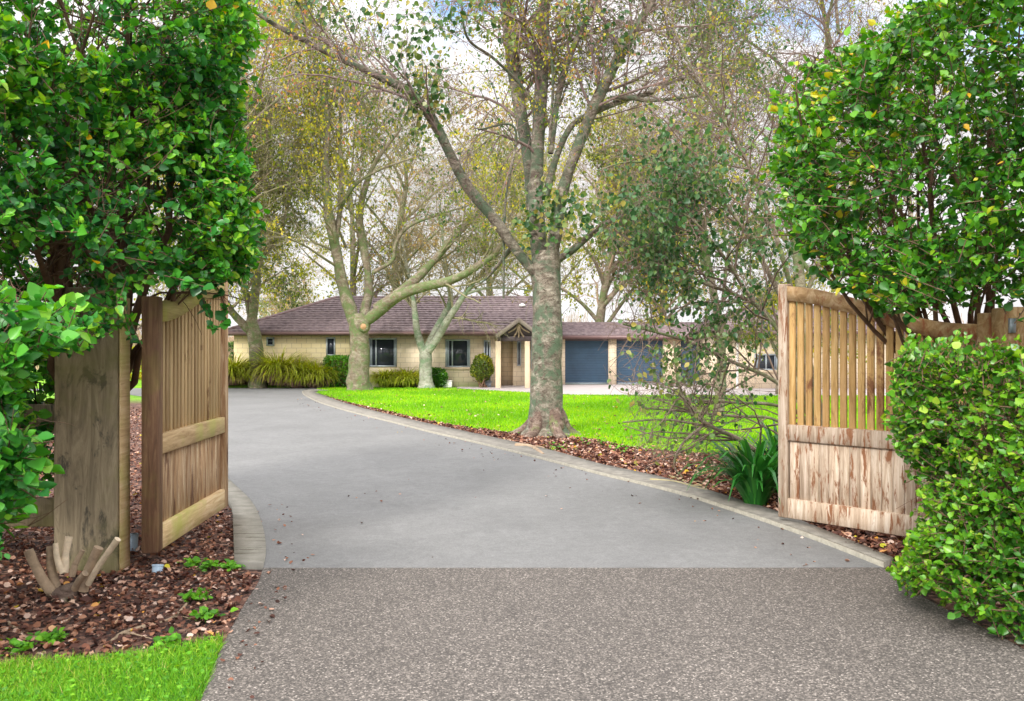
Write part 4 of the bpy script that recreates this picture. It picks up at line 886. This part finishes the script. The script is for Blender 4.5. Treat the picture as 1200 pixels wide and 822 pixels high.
# the big lichen-covered tree right of the drive
D = 15.0
main_limbs = [
    [(641, 512, D, .78), (641, 503, D, .60), (640, 488, D, .50), (640, 460, D, .44), (640, 420, D, .43), (641, 380, D, .42), (641, 340, D, .38), (640, 315, D, .40), (640, 295, D, .34)],
    [(634, 315, D, .2), (630, 270, D, .24), (628, 225, D, .21), (630, 170, D + .1, .19), (634, 110, D + .1, .2), (636, 50, D + .2, .17), (640, -20, D + .3, .15), (645, -110, D + .4, .1)],
    [(632, 300, D, .2), (624, 240, D + .3, .16), (618, 180, D + .5, .16), (608, 120, D + .6, .2), (600, 60, D + .7, .2), (592, 0, D + .8, .16), (585, -90, D + 1, .1)],
    [(645, 315, D, .2), (652, 270, D - .2, .2), (662, 215, D - .3, .17), (690, 140, D - .5, .18), (718, 80, D - .6, .16), (748, 30, D - .7, .13), (775, -20, D - .8, .1), (800, -80, D - .9, .06)],
    [(632, 325, D, .17), (610, 300, D - .2, .17), (580, 258, D - .5, .18), (545, 215, D - .8, .17), (515, 155, D - 1.1, .16), (485, 112, D - 1.4, .15), (440, 88, D - 1.8, .11), (385, 62, D - 2.2, .09), (320, 28, D - 2.6, .06), (280, 0, D - 2.8, .04)],
    [(648, 320, D, .12), (655, 305, D, .12), (672, 293, D - .3, .11), (700, 270, D - .6, .09), (740, 245, D - .9, .06), (790, 230, D - 1.2, .04)],
    [(640, 230, D, .12), (650, 190, D - .1, .11), (668, 150, D - .2, .1), (690, 135, D - .3, .09), (730, 118, D - .4, .09), (760, 110, D - .5, .08), (790, 95, D - .6, .06), (860, 80, D - .9, .04)],
    [(645, 180, D, .1), (655, 110, D + .1, .12), (670, 60, D + .2, .11), (690, 20, D + .3, .1), (710, -40, D + .4, .08)],
    [(632, 150, D - .3, .05), (618, 110, D - .5, .045), (580, 70, D - .9, .04), (548, 45, D - 1.2, .035), (540, 0, D - 1.4, .03)],
    [(644, 170, D - .3, .04), (648, 90, D - .5, .04), (640, 20, D - .6, .03), (642, -60, D - .7, .025)],
    [(715, 115, D - .5, .07), (740, 115, D - .5, .07), (765, 118, D - .6, .055), (820, 112, D - .9, .04)],
    [(590, 350, D - .1, .03), (592, 240, D - .3, .035), (604, 152, D - .5, .03), (560, 152, D - .7, .03)],
    [(604, 285, D - .1, .09), (592, 300, D + .2, .07), (578, 318, D + .5, .045), (566, 330, D + .8, .022), (550, 336, D + 1, .008)],
]
fk = {0: .64, 1: .60, 2: .66, 3: .56, 4: .52, 5: .5, 6: .55, 7: .5}
main_limbs = [[(x, y, d, r_ * fk.get(k, .62)) for x, y, d, r_ in l] for k, l in enumerate(main_limbs)]
mt = tree('big lichen-covered multi-stemmed tree standing on the kerb side of the lawn', (.62, 15, 0), main_limbs, M['bark_main'], M['twig'],
     [dict(n=150, L=(1.2, 3.4), ang=.8, up=.15, droop=.03, K=7, tmin=.35, rscale=.3, rmin=.006, jit=.16, first=1, keep=lambda p: p[:, 2] > 3.6),
      dict(n=1500, L=(.6, 1.8), ang=.8, droop=.08, K=6, tmin=.2, rscale=.5, rmin=.0038, jit=.2, keep=lambda p: p[:, 2] > 3.3),
      dict(n=8500, L=(.3, .95), ang=.7, droop=.16, K=4, tmin=.15, rscale=.5, rmin=.0026, jit=.2, keep=lambda p: p[:, 2] > 3.1)],
     dict(n=29000, size=.058, mat='leaf_main', clump=1.1, hang=.8), 31)
# root flare
rb = MB()
for k in range(9):
    a = k / 9 * 6.28 + .2 * math.sin(k * 3); c0 = np.array([.62, 15, 0]); dv = np.array([math.cos(a), math.sin(a), 0]); ll = .55 + .18 * math.sin(k * 2.1)
    fat_limb(rb, [[*(c0 + dv * .16 + [0, 0, .55]), .09], [*(c0 + dv * .27 + [0, 0, .26]), .11], [*(c0 + dv * ll * .72 + [0, 0, .07]), .09], [*(c0 + dv * (ll * .85 + .22) + [0, 0, -.04]), .04]], 12, 10, .12, 90 + k)
rb.build('root_flare', M['bark_wet'], mt, smooth=True)
# ivy sprays on the big trunk fork
r = np.random.default_rng(77); nn = 1150
cpt = [P(470 + 18, 105, 13.6), P(497, 128, 13.7), P(640, 240, 14.6), P(655, 225, 14.6), P(672, 262, 14.4), P(625, 268, 14.6), P(690, 245, 14.3), P(700, 255, 14.2), P(340, 6, 12.4), P(380, 14, 12.6), P(440, 4, 12.8), P(500, 22, 13.2), P(545, 8, 13.4), P(585, 22, 13.6), P(480, 60, 13.2), P(670, 22, 13.9), P(735, 50, 13.9), P(725, 28, 13.9), P(505, 110, 13.6)]
cc_ = np.array([cpt[i] for i in r.integers(0, len(cpt), nn)]) + r.normal(size=(nn, 3)) * [.22, .15, .2]
leaf_mesh('ivy', cc_, norm(r.normal(size=(nn, 3)) + [0, 0, -.8]), norm(r.normal(size=(nn, 3)) * .5 + [0, -1, .5]), .07 + .05 * r.random(nn), M['leaf_shrub'], mt, LT_ROUND, 1, seed=5)
# mid trees -----------------------------------------------------------------
D = 32.0
tree('forked mossy grey tree at the tip of the lawn before the house', (hx(421, D), D, 0), [
    [(421, 460, D, .62), (421, 455, D, .50), (421, 440, D, .41), (421, 420, D, .37), (421, 395, D, .36), (421, 378, D, .38), (420, 368, D, .28)],
    [(418, 385, D, .35), (411, 365, D, .35), (403, 340, D, .33), (395, 300, D - .2, .28), (386, 255, D - .3, .24), (381, 200, D - .3, .2), (383, 150, D - .3, .16), (380, 80, D - .4, .1)],
    [(424, 382, D, .3), (440, 368, D - .2, .32), (462, 350, D - .5, .3), (490, 338, D - .8, .28), (530, 328, D - 1.2, .24), (560, 312, D - 1.6, .2), (585, 290, D - 1.9, .16), (610, 250, D - 2.2, .1)],
    [(426, 378, D + .3, .28), (428, 360, D + .4, .3), (432, 345, D + .5, .28), (431, 320, D + .5, .2), (425, 285, D + .5, .24), (421, 255, D + .5, .2), (428, 220, D + .5, .16), (440, 190, D + .4, .12), (470, 150, D, .08)],
    [(440, 362, D - .2, .28), (465, 345, D - .2, .26), (490, 325, D - .2, .24), (515, 298, D - .2, .2), (535, 275, D - .2, .18), (560, 250, D - .2, .14), (590, 225, D, .1)],
    [(392, 290, D - .2, .16), (398, 250, D, .15), (400, 210, D + .1, .14), (398, 150, D + .2, .1), (405, 90, D + .2, .07)],
    [(396, 250, D, .1), (410, 225, D - .2, .1), (425, 210, D - .3, .08), (455, 195, D - .4, .06), (500, 180, D - .5, .04)],
    [(437, 320, D, .1), (460, 305, D, .11), (464, 285, D - .1, .1), (480, 265, D - .2, .09), (520, 250, D - .3, .06), (570, 235, D - .4, .03)],
    ], M['bark_mid'], M['twig_mossy'],
     [dict(n=90, L=(1.5, 4.5), ang=.7, up=.15, K=7, tmin=.35, rscale=.28, rmin=.014, jit=.16, first=1),
      dict(n=700, L=(.8, 2.4), ang=.8, droop=.06, K=5, tmin=.2, rscale=.5, rmin=.0075, jit=.2, keep=lambda p: p[:, 2] > 4.2),
      dict(n=7000, L=(.4, 1.2), ang=.7, droop=.18, K=4, tmin=.15, rscale=.5, rmin=.0045, jit=.2, keep=lambda p: p[:, 2] > 3.9)],
     dict(n=11000, size=.11, mat='leaf_olive', clump=.6, hang=.9), 41, thin=.68, bump_=.09)
ft = [o for o in bpy.data.objects if o.get('category') == 'tree'][-1]
kb = MB(); kp = P(426, 383, 31.62); V, q = tubes(np.array([[kp + [0, .25, 0], kp, kp + [0, -.02, 0], kp + [0, -.021, 0]]]), np.array([[.22, .19, .17, .11]]), 14); kb.add(V, q); kb.build('branch_collar', M['bark_mid'], ft, smooth=True)
kb = MB(); V, q = tubes(np.array([[kp + [0, -.01, 0], kp + [0, -.03, 0], kp + [0, -.031, 0]]]), np.array([[.115, .11, .001]]), 14); kb.add(V, q); kb.build('sawn_face', plain_mat('sawn_orange_wood', (.42, .24, .12), .8, 0, .3, 20), ft)
D = 34.0
tree('small pale green-barked tree between two windows of the house', (hx(499, D), 33.6, 0), [
    [(499, 458, D - .4, .40), (499, 450, D - .4, .30), (499, 435, D - .4, .25), (499, 418, D - .4, .24), (498, 408, D - .4, .20)],
    [(496, 412, D - .4, .2), (489, 390, D - .4, .19), (486, 365, D - .4, .16), (484, 350, D - .4, .12), (478, 320, D - .2, .1), (470, 280, D, .06)],
    [(500, 412, D - .4, .2), (508, 392, D - .4, .19), (520, 370, D - .4, .17), (528, 350, D - .4, .14), (524, 325, D - .3, .12), (520, 290, D - .2, .08), (515, 240, D - .2, .05)],
    [(502, 412, D - .5, .2), (515, 392, D - .6, .2), (528, 370, D - .7, .18), (545, 345, D - .9, .13), (560, 325, D - 1.0, .1), (580, 300, D - 1.2, .07), (600, 260, D - 1.4, .04)],
    [(545, 345, D - .9, .08), (570, 338, D - 1.1, .07), (600, 338, D - 1.3, .05), (630, 342, D - 1.5, .03)],
    ], M['bark_pale'], M['twig_mossy'],
     [dict(n=60, L=(1.2, 3.2), ang=.7, up=.2, K=6, tmin=.3, rscale=.4, rmin=.014, jit=.16, first=1),
      dict(n=900, L=(.6, 1.8), ang=.8, droop=.04, K=5, tmin=.2, rscale=.5, rmin=.009, jit=.2),
      dict(n=2000, L=(.4, 1.0), ang=.7, droop=.1, K=4, tmin=.15, rscale=.5, rmin=.005, jit=.2, keep=lambda p: p[:, 2] > 3.2)],
     dict(n=1500, size=.10, mat='leaf_tan', clump=.7, hang=.9), 51, thin=.76)
D = 34.0
tree('leaning pale-trunked tree rising out of the tussock grasses', (hx(303, D), D, .24), [
    [(303, 459, D, .40), (302, 446, D, .34), (301, 430, D, .30), (300, 410, D, .28), (297, 390, D, .26), (294, 375, D, .22)],
    [(297, 392, D, .26), (285, 380, D - .1, .22), (272, 366, D - .2, .2), (262, 350, D - .3, .16), (240, 310, D - .4, .1)],
    [(294, 388, D, .26), (297, 360, D, .25), (300, 335, D, .24), (302, 310, D, .2), (303, 285, D, .17), (300, 240, D, .14), (310, 180, D, .1), (305, 110, D, .07), (315, 40, D, .04)],
    [(296, 380, D + .1, .2), (291, 355, D + .1, .18), (285, 330, D + .1, .15), (282, 300, D + .2, .12), (270, 240, D + .2, .07)],
    [(303, 305, D, .1), (322, 285, D, .09), (335, 250, D - .1, .07), (345, 215, D - .2, .05)],
    ], M['bark_mid'], M['twig_mossy'],
     [dict(n=80, L=(1.5, 4.0), ang=.7, up=.2, K=7, tmin=.3, rscale=.4, rmin=.015, jit=.16, first=1),
      dict(n=700, L=(.8, 2.2), ang=.8, droop=.08, K=5, tmin=.2, rscale=.5, rmin=.009, jit=.2),
      dict(n=4500, L=(.5, 1.4), ang=.7, droop=.25, K=4, tmin=.15, rscale=.5, rmin=.006, jit=.2)],
     dict(n=15000, size=.12, mat='leaf_olive', clump=.5, hang=1), 56, thin=.75)
# generic background trees ----------------------------------------------------
def bgtree(label, px, D, h, cw, barkm, twigm, leafm, nleaf, seed, z0=0.0, lsize=.13, ntw=5000, droop=.15, clump=.4, trunk_r=.22, group=None, low=.35, nl=7, hang=1.0, shift=0, cat='tree', name='tree', lr=1.0):
    r = np.random.default_rng(seed); x = hx(px, D); U = lambda X, Y, Z: ((X / Y) * F + CX, CY - (Z - CH) / Y * F, Y)
    limbs = [[(*U(x, D, z0 - .1), trunk_r * 1.4), (*U(x + r.normal() * .1, D, z0 + h * .15), trunk_r), (*U(x + r.normal() * .3, D, z0 + h * .45), trunk_r * .75), (*U(x + r.normal() * .5, D, z0 + h * .75), trunk_r * .45), (*U(x + r.normal() * .5, D, z0 + h), trunk_r * .12)]]
    base_ax = [limbs[0][i] for i in range(5)]
    for k in range(nl):
        t = low + (1 - low) * (k / nl) * .85; zz = z0 + h * t; a = k * 2.4 + r.random(); rad = cw * (.5 + .5 * r.random()) * (1.1 - .6 * t); hh = h * (.18 + .15 * r.random())
        ax = np.interp(t, [0, .15, .45, .75, 1], [(b[0] - CX) / F * b[2] for b in base_ax])
        pts = []
        for s in (0, .35, .7, 1): pts.append((*U(ax + math.cos(a) * rad * s + r.normal() * .1, D + math.sin(a) * rad * s, zz + hh * (s ** .8)), trunk_r * .5 * (1 - .8 * s) * (1.1 - t * .6)))
        limbs.append(pts)
    return tree(label, (x, D, z0), limbs, barkm, twigm,
        [dict(n=max(50, ntw // 70), L=(cw * .35, cw * .9), ang=.8, up=.2, K=6, tmin=.15, rscale=.35, rmin=.012 * lr, jit=.16),
         dict(n=ntw // 10, L=(cw * .2, cw * .5), ang=.8, droop=.05, K=5, tmin=.2, rscale=.5, rmin=.0075 * lr, jit=.2),
         dict(n=int(ntw * .55), L=(.4, 1.5), ang=.7, droop=droop, K=4, tmin=.15, rscale=.5, rmin=.0048 * lr, jit=.2)],
        dict(n=nleaf, size=lsize, mat=leafm, clump=clump, hang=hang, shift=shift) if nleaf else None, seed, cat=cat, group=group, S=10, nlimb=12, name=name)
GB = 'trees behind and around the house'
bgtree('tall weeping tree with yellow-green foliage behind the left gate', 246, 30.5, 15.5, 5.2, M['bark_mid'], M['twig_mossy'], 'leaf_yellow', 42000, 102, 0, .10, 12000, .45, .8, .2, GB, .36, 14, shift=.03)
bgtree('tall loose tree of fading leaves above the house roof ridge', 470, 48, 15, 5.5, M['bark_mid'], M['twig_tan'], 'leaf_tan', 6000, 103, 0, .17, 6000, .1, .4, .26, GB, .25, 10)
bgtree('orange-tinged bare tree behind the middle of the house', 570, 52, 14, 5.5, M['bark_mid'], M['twig_tan'], 'leaf_tan', 6000, 104, 0, .18, 6000, .1, .4, .24, GB, .25, 10)
bgtree('yellow-leaved drooping tree behind the garage roof', 700, 41.5, 10.5, 5.0, M['bark_mid'], M['twig_tan'], 'leaf_yellow', 26000, 105, 0, .17, 8000, .3, .5, .25, GB, .22, 12, shift=-.12)
bgtree('olive-leaved tree behind the second garage door', 775, 42, 11, 4.6, M['bark_mid'], M['twig_tan'], 'leaf_olive', 16000, 106, 0, .17, 7000, .2, .5, .2, GB, .25, 10)
bgtree('bare mauve-twigged poplar standing tall right of the big tree', 842, 20, 13, 2.6, M['bark_mid'], M['twig'], 'leaf_olive', 5000, 107, 0, .07, 9000, .05, .7, .10, GB, .2, 10)
bgtree('bare tree with upright brown twigs above the right gate', 930, 24, 14, 3.6, M['bark_mid'], M['twig'], 'leaf_main', 5000, 108, 0, .08, 9000, .03, .7, .16, GB, .2, 10)
bgtree('distant twiggy tree seen through the right tall hedge', 1060, 34, 12, 4.5, M['bark_mid'], M['twig'], 'leaf_olive', 4000, 109, 0, .1, 6000, .03, .7, .16, GB, .2, 10)
bgtree('bushy olive-green tree by the right wing of the house', 915, 29, 6.0, 1.9, M['bark_mid'], M['twig_mossy'], 'leaf_olive', 6000, 110, 0, .11, 3000, .15, .6, .14, GB, .12, 10)
bgtree('fine grey bare tree on the skyline behind the left roof hip', 345, 60, 8, 3.4, M['bark_mid'], M['twig_tan'], 'leaf_tan', 1500, 111, 0, .16, 4500, .02, .4, .2, GB, .15, 8)
bgtree('green-topped tree on the skyline left of the roof', 332, 66, 6.4, 2.0, M['bark_mid'], M['twig_mossy'], 'leaf_shrub', 5000, 112, 0, .22, 1500, .02, .4, .2, GB, .3, 8)
bgtree('tall bare tree with hanging twigs behind the forked mossy tree', 410, 44, 13.5, 5.0, M['bark_mid'], M['twig'], 'leaf_olive', 6000, 113, 0, .13, 4500, .2, .5, .2, GB, .25, 10)
bgtree('tall pale tree with yellowing leaves over the left end of the house', 250, 40, 13, 5, M['bark_mid'], M['twig'], 'leaf_yellow', 14000, 114, 0, .14, 7000, .2, .5, .2, GB, .2, 10, shift=-.1)
bgtree('tree of thin bare twigs behind the porch roof', 640, 47, 14, 5.5, M['bark_mid'], M['twig'], 'leaf_yellow', 6000, 115, 0, .13, 5000, .05, .4, .2, GB, .25, 10)
bgtree('leafy tree seen between the thick post and the left gate', 120, 26, 9, 3.6, M['bark_mid'], M['twig'], 'leaf_yellow', 9000, 117, 0, .12, 4000, .15, .6, .15, GB, .1, 10)
# far shelterbelt of bare trees
r = np.random.default_rng(8); n = 9000; X0 = r.uniform(-75, 60, n); Y0 = 72 + r.normal(size=n) * 2.5; hh = (3.3 + .8 * np.sin(X0 * .35) + .6 * np.sin(X0 * 1.3 + 1)) * (.55 + .5 * r.random(n)); K = 5
b0 = np.column_stack([X0, Y0, np.zeros(n)]); t = np.linspace(0, 1, K); lean = r.normal(size=(n, 2)) * .35
pts = np.stack([b0 + np.column_stack([lean * tt ** 1.5 + r.normal(size=(n, 2)) * .07, hh * tt]) for tt in t], 1)
V, q = tubes(pts, np.tile(np.linspace(.05, .012, K), (n, 1)), 3)
s1 = sprout(pts, np.tile(np.linspace(.05, .012, K), (n, 1)), 26000, (.4, 1.3), .5, .3, 0, 4, .2, .5, .014, .15, seed=4); V2, q2 = tubes(s1[0], s1[1], 3)
mb = MB(); mb.add(V, q); mb.add(V2, q2); mb.build('shelterbelt', M['twig_tan'], kind='stuff')
hedgeb = MB(); nx = 120; xs = np.linspace(-90, 90, nx); zt = 2.3 + .5 * np.sin(xs * .4) + .4 * np.sin(xs * 1.7)
V = []; 
for x, z in zip(xs, zt): V += [(x, 76, 0), (x, 75.6, z * .6), (x + .2, 77, z)]
Q = [[3 * i + k, 3 * i + 3 + k, 3 * i + 4 + k, 3 * i + 1 + k] for i in range(nx - 1) for k in range(2)]
mesh_np('terrain', V, np.array(Q), plain_mat('far_scrub', (.33, .23, .16), .95, 0, .35, .9, .8), smooth=False, kind='structure')
# ------------------------------------------------------------------ arching leafy shrub behind the right gate
D = 8.6
sl = [
    [(985, 620, D, .06), (960, 590, D, .05), (915, 556, D, .030), (875, 520, D - .2, .024), (838, 502, D - .4, .022), (812, 485, D - .5, .018), (795, 450, D - .6, .014), (790, 400, D - .6, .011)],
    [(985, 600, D + .3, .05), (940, 540, D + .3, .03), (912, 494, D + .2, .018), (860, 488, D + .1, .014), (800, 482, D - .1, .012), (750, 478, D - .3, .008)],
    [(990, 600, D + .5, .05), (950, 500, D + .5, .03), (912, 476, D + .5, .018), (860, 472, D + .4, .014), (800, 468, D + .2, .010)],
    [(985, 600, D + .4, .06), (945, 480, D + .4, .035), (905, 445, D + .3, .022), (860, 425, D + .2, .02), (815, 403, D, .016), (770, 390, D - .2, .012), (730, 380, D - .4, .008)],
    [(985, 600, D + .6, .06), (940, 440, D + .6, .035), (900, 370, D + .6, .024), (860, 345, D + .5, .02), (820, 330, D + .4, .016), (770, 300, D + .2, .012), (720, 270, D, .008)],
    [(985, 600, D + .8, .06), (935, 400, D + .8, .035), (890, 300, D + .8, .026), (850, 240, D + .8, .02), (800, 200, D + .6, .015), (740, 190, D + .4, .010), (700, 200, D + .2, .007)],
    [(985, 600, D + .2, .05), (930, 420, D + .2, .03), (880, 350, D + .2, .02), (840, 290, D, .016), (800, 250, D - .1, .012), (750, 240, D - .2, .009)],
    [(825, 498, D - .4, .016), (800, 520, D - .5, .012), (790, 545, D - .5, .009), (800, 560, D - .5, .006)],
    [(832, 500, D - .4, .012), (780, 492, D - .5, .010), (730, 495, D - .6, .007)],
    [(988, 600, D + 1, .05), (925, 330, D + 1, .03), (880, 200, D + 1, .02), (840, 130, D + 1, .014), (800, 60, D + 1, .01), (780, 0, D + 1, .006)],
]
def shrub_tw(p):
    u = p[:, 0] / p[:, 1] * F + CX; v = CY - (p[:, 2] - CH) / p[:, 1] * F
    return (u > np.interp(v, [300, 420, 560], [690, 700, 745])) & (v < 555) & ((u < 908) | (v < 325))
def shrub_keep(p):
    u = p[:, 0] / p[:, 1] * F + CX; v = CY - (p[:, 2] - CH) / p[:, 1] * F
    rr = np.random.default_rng(3).random(len(u))
    dens = np.interp(v, [60, 130, 200, 260, 330, 400, 450, 500, 560], [.15, .4, .75, .75, .62, .34, .22, .12, .03])
    dens = dens * np.where(u > 850, np.interp(v, [100, 250, 400, 470, 600], [.5, .7, .75, .3, .1]), 1)
    left = np.interp(v, [100, 150, 220, 300, 370, 420, 480, 540], [760, 715, 692, 705, 720, 715, 692, 690])
    dens = dens * np.clip((u - left) / 75, 0, 1) ** .8
    return (rr < dens) & (v < 560)
tree('arching shrubby tree with dark round leaves reaching over the lawn left of the right gate', (hx(985, D + .4), D + .4, 0), sl, M['bark_mid'], M['twig_dark'],
     [dict(n=260, L=(.6, 1.8), ang=.9, up=.08, droop=.03, K=6, tmin=.25, rscale=.5, rmin=.0045, jit=.2, keep=shrub_tw),
      dict(n=1100, L=(.25, .75), ang=.8, droop=.1, K=5, tmin=.2, rscale=.5, rmin=.0028, jit=.22, keep=shrub_tw),
      dict(n=4600, L=(.12, .45), ang=.7, droop=.15, K=4, tmin=.15, rscale=.5, rmin=.0016, jit=.22, keep=shrub_tw)],
     dict(n=19000, size=.050, mat='leaf_shrub', hang=.9, tmpl=LT_ROUND, clump=.6, keep=shrub_keep, shift=.03), 71, cat='shrub', name='leafy_shrub', S=8, bump_=.1)
# ------------------------------------------------------------------ grasses and garden shrubs
def clump_plant(name, label, cat, base, n, H_, R_, wid, mat, seed, group=None, K=7, arch=1.0, part='foliage', brown=None, dk=1.0):
    r = np.random.default_rng(seed); root = empty(name, base, label, cat, group); b = np.array(base)
    def mk(pname, n, H_, R_, mt_, droopk):
        a = r.random(n) * 6.28; dirxy = np.column_stack([np.cos(a), np.sin(a)]); L = H_ * 1.2 * (.65 + .5 * r.random(n))
        th0 = .05 + .45 * r.random(n); bend = droopk * (1.2 + 1.9 * r.random(n)); tt = np.linspace(0, 1, K); th = th0[:, None] + bend[:, None] * tt[None] ** 1.3
        seg = (L / (K - 1))[:, None]; hz = np.concatenate([np.zeros((n, 1)), np.cumsum(np.cos(th[:, :-1]) * seg, 1)], 1) * (.86 if name == 'tussock_grass' else 1); rr = np.concatenate([np.zeros((n, 1)), np.cumsum(np.sin(th[:, :-1]) * seg, 1)], 1) * arch
        r0 = R_ * .35 * np.sqrt(r.random(n))[:, None]
        cx = b[0] + dirxy[:, :1] * (rr + r0); cy = b[1] + dirxy[:, 1:] * (rr + r0); ctr = np.stack([cx, cy, b[2] + np.maximum(hz, .015)], -1)
        sd = np.column_stack([-dirxy[:, 1], dirxy[:, 0], np.zeros(n)])[:, None] * (wid * np.array([.7, 1, 1, .95, .8, .5, .08])[None, :, None] / 2) * (.7 + .6 * r.random(n))[:, None, None]
        V = np.stack([ctr - sd, ctr + sd], 2).reshape(-1, 3); idx = np.arange(n * K * 2).reshape(n, K, 2)
        Q = np.stack([idx[:, :-1, 0], idx[:, :-1, 1], idx[:, 1:, 1], idx[:, 1:, 0]], -1).reshape(-1, 4)
        mesh_np(pname, V, Q, M[mt_], root, smooth=True, rnd=np.repeat(np.clip(.3 + r.normal(size=n) * .18 + .3 * r.random(n), 0, 1), K * 2))
    mk(part, n, H_, R_, mat, dk)
    if brown: mk('dead_skirt', n, H_ * .60, R_ * 1.1, brown, 1.0)
    return root
TG = 'tussock grasses along the house'
for k, (px, h_, rr, lab) in enumerate([(274, 1.5, .75, 'leftmost tall yellow-green tussock beside the left gate edge'), (327, 1.75, .85, 'tallest yellow-green tussock just right of the pale leaning trunk'), (350, 1.5, .7, 'brown-skirted tussock third along the bank'), (371, 1.35, .65, 'brownish tussock next to the clipped square bush'), (290, 1.3, .6, 'tussock close behind the pale leaning trunk')]):
    clump_plant('tussock_grass', lab, 'tussock', (hx(px, 34.4 if k < 4 else 35.2), 34.3 if k < 4 else 34.75, .1 if px < 345 else .0), 1500, h_, rr, .035, 'tussock', 200 + k, TG, brown='tussock_base')
for k, (px, h_, rr, lab) in enumerate([(452, .95, .62, 'low yellow-green tussock under the wide window'), (478, .95, .6, 'low green tussock just left of the pale green-barked tree'), (462, .9, .55, 'low tussock between the two under the wide window')]):
    clump_plant('tussock_grass', lab, 'tussock', (hx(px, 34.4), 34.3 + .2 * (k == 2), 0), 1100, h_, rr, .035, 'tussock', 210 + k, TG)
clump_plant('agapanthus', 'dark green strap-leaved clump beside the meeting end of the right gate', 'plant', G(885, 594), 170, .82, .3, .042, 'agapanthus', 220, dk=.95)
clump_plant('agapanthus', 'smaller strap-leaved clump half behind the right gate stile', 'plant', G(915, 580), 100, .8, .3, .040, 'agapanthus', 221, dk=.9)
def ball_bush(name, label, cat, c, rx, ry, rz_, n, mat, size, seed, square=False, stemh=0, base=None):
    r = np.random.default_rng(seed); c = np.array(c); base = (c[0], c[1], 0) if base is None else base; root = empty(name, base, label, cat)
    if square:
        p = r.uniform(-1, 1, (n, 3)); ax = r.integers(0, 3, n); p[np.arange(n), ax] = np.sign(p[np.arange(n), ax]) * (1 - .12 * np.abs(r.normal(size=n)))
    else: p = norm(r.normal(size=(n, 3))) * (1 - .14 * np.abs(r.normal(size=n)))[:, None]
    o = norm(p); p = wobble(p, .06, 2.5, seed); pos = c + p * [rx, ry, rz_]
    leaf_mesh('foliage', pos, norm(o * .5 + r.normal(size=(n, 3)) * .6 + [0, 0, .2]), norm(o + r.normal(size=(n, 3)) * .5), size * (.6 + .7 * r.random(n)), M[mat], root, LT_DIA, 1.4, rnd=np.clip((.75 if name == 'yellow_bush' else .45) + .2 * np.sin(pos @ [3., 2, 4]) + r.normal(size=n) * .2, 0, 1), seed=seed)
    z0 = 0.0; tips = c + norm(r.normal(size=(14, 3))) * [rx * .7, ry * .7, rz_ * .7]; mb = MB()
    for (a, b2, s_) in stem_bundle((c[0], c[1], z0), tips, .035, 6, .03, seed, 50, (.15, .35)): V, q = tubes(a, b2, s_); mb.add(V, q)
    mb.build('stems', M['stem'], root)
    return root
ball_bush('box_bush', 'clipped square green bush between the tussocks and the forked mossy tree', 'bush', (hx(397, 34.2), 34.4, .62), .54, .4, .62, 5200, 'leaf_low', .07, 301, True)
ball_bush('round_bush', 'round green bush behind the pale green-barked tree', 'bush', (hx(511, 34.6), 34.55, .40), .46, .4, .40, 3200, 'leaf_low', .065, 302)
ball_bush('topiary_ball', 'ball-clipped reddish green bush on a short stem by the porch', 'bush', (hx(565.5, 34.5), 34.35, .82), .45, .42, .55, 4200, 'leaf_olive', .06, 303)
ball_bush('background_hedge', 'dark green hedge at the left end of the house', 'hedge', (hx(250, 37), 37, .85), 1.2, .5, .95, 4000, 'leaf_shrub', .1, 304, True)
ball_bush('yellow_bush', 'yellow-orange leafed bush seen between the thick post and the gate', 'bush', (hx(150, 35.5), 36.2, .85), 2.2, .8, .85, 7000, 'leaf_yellow', .09, 305)
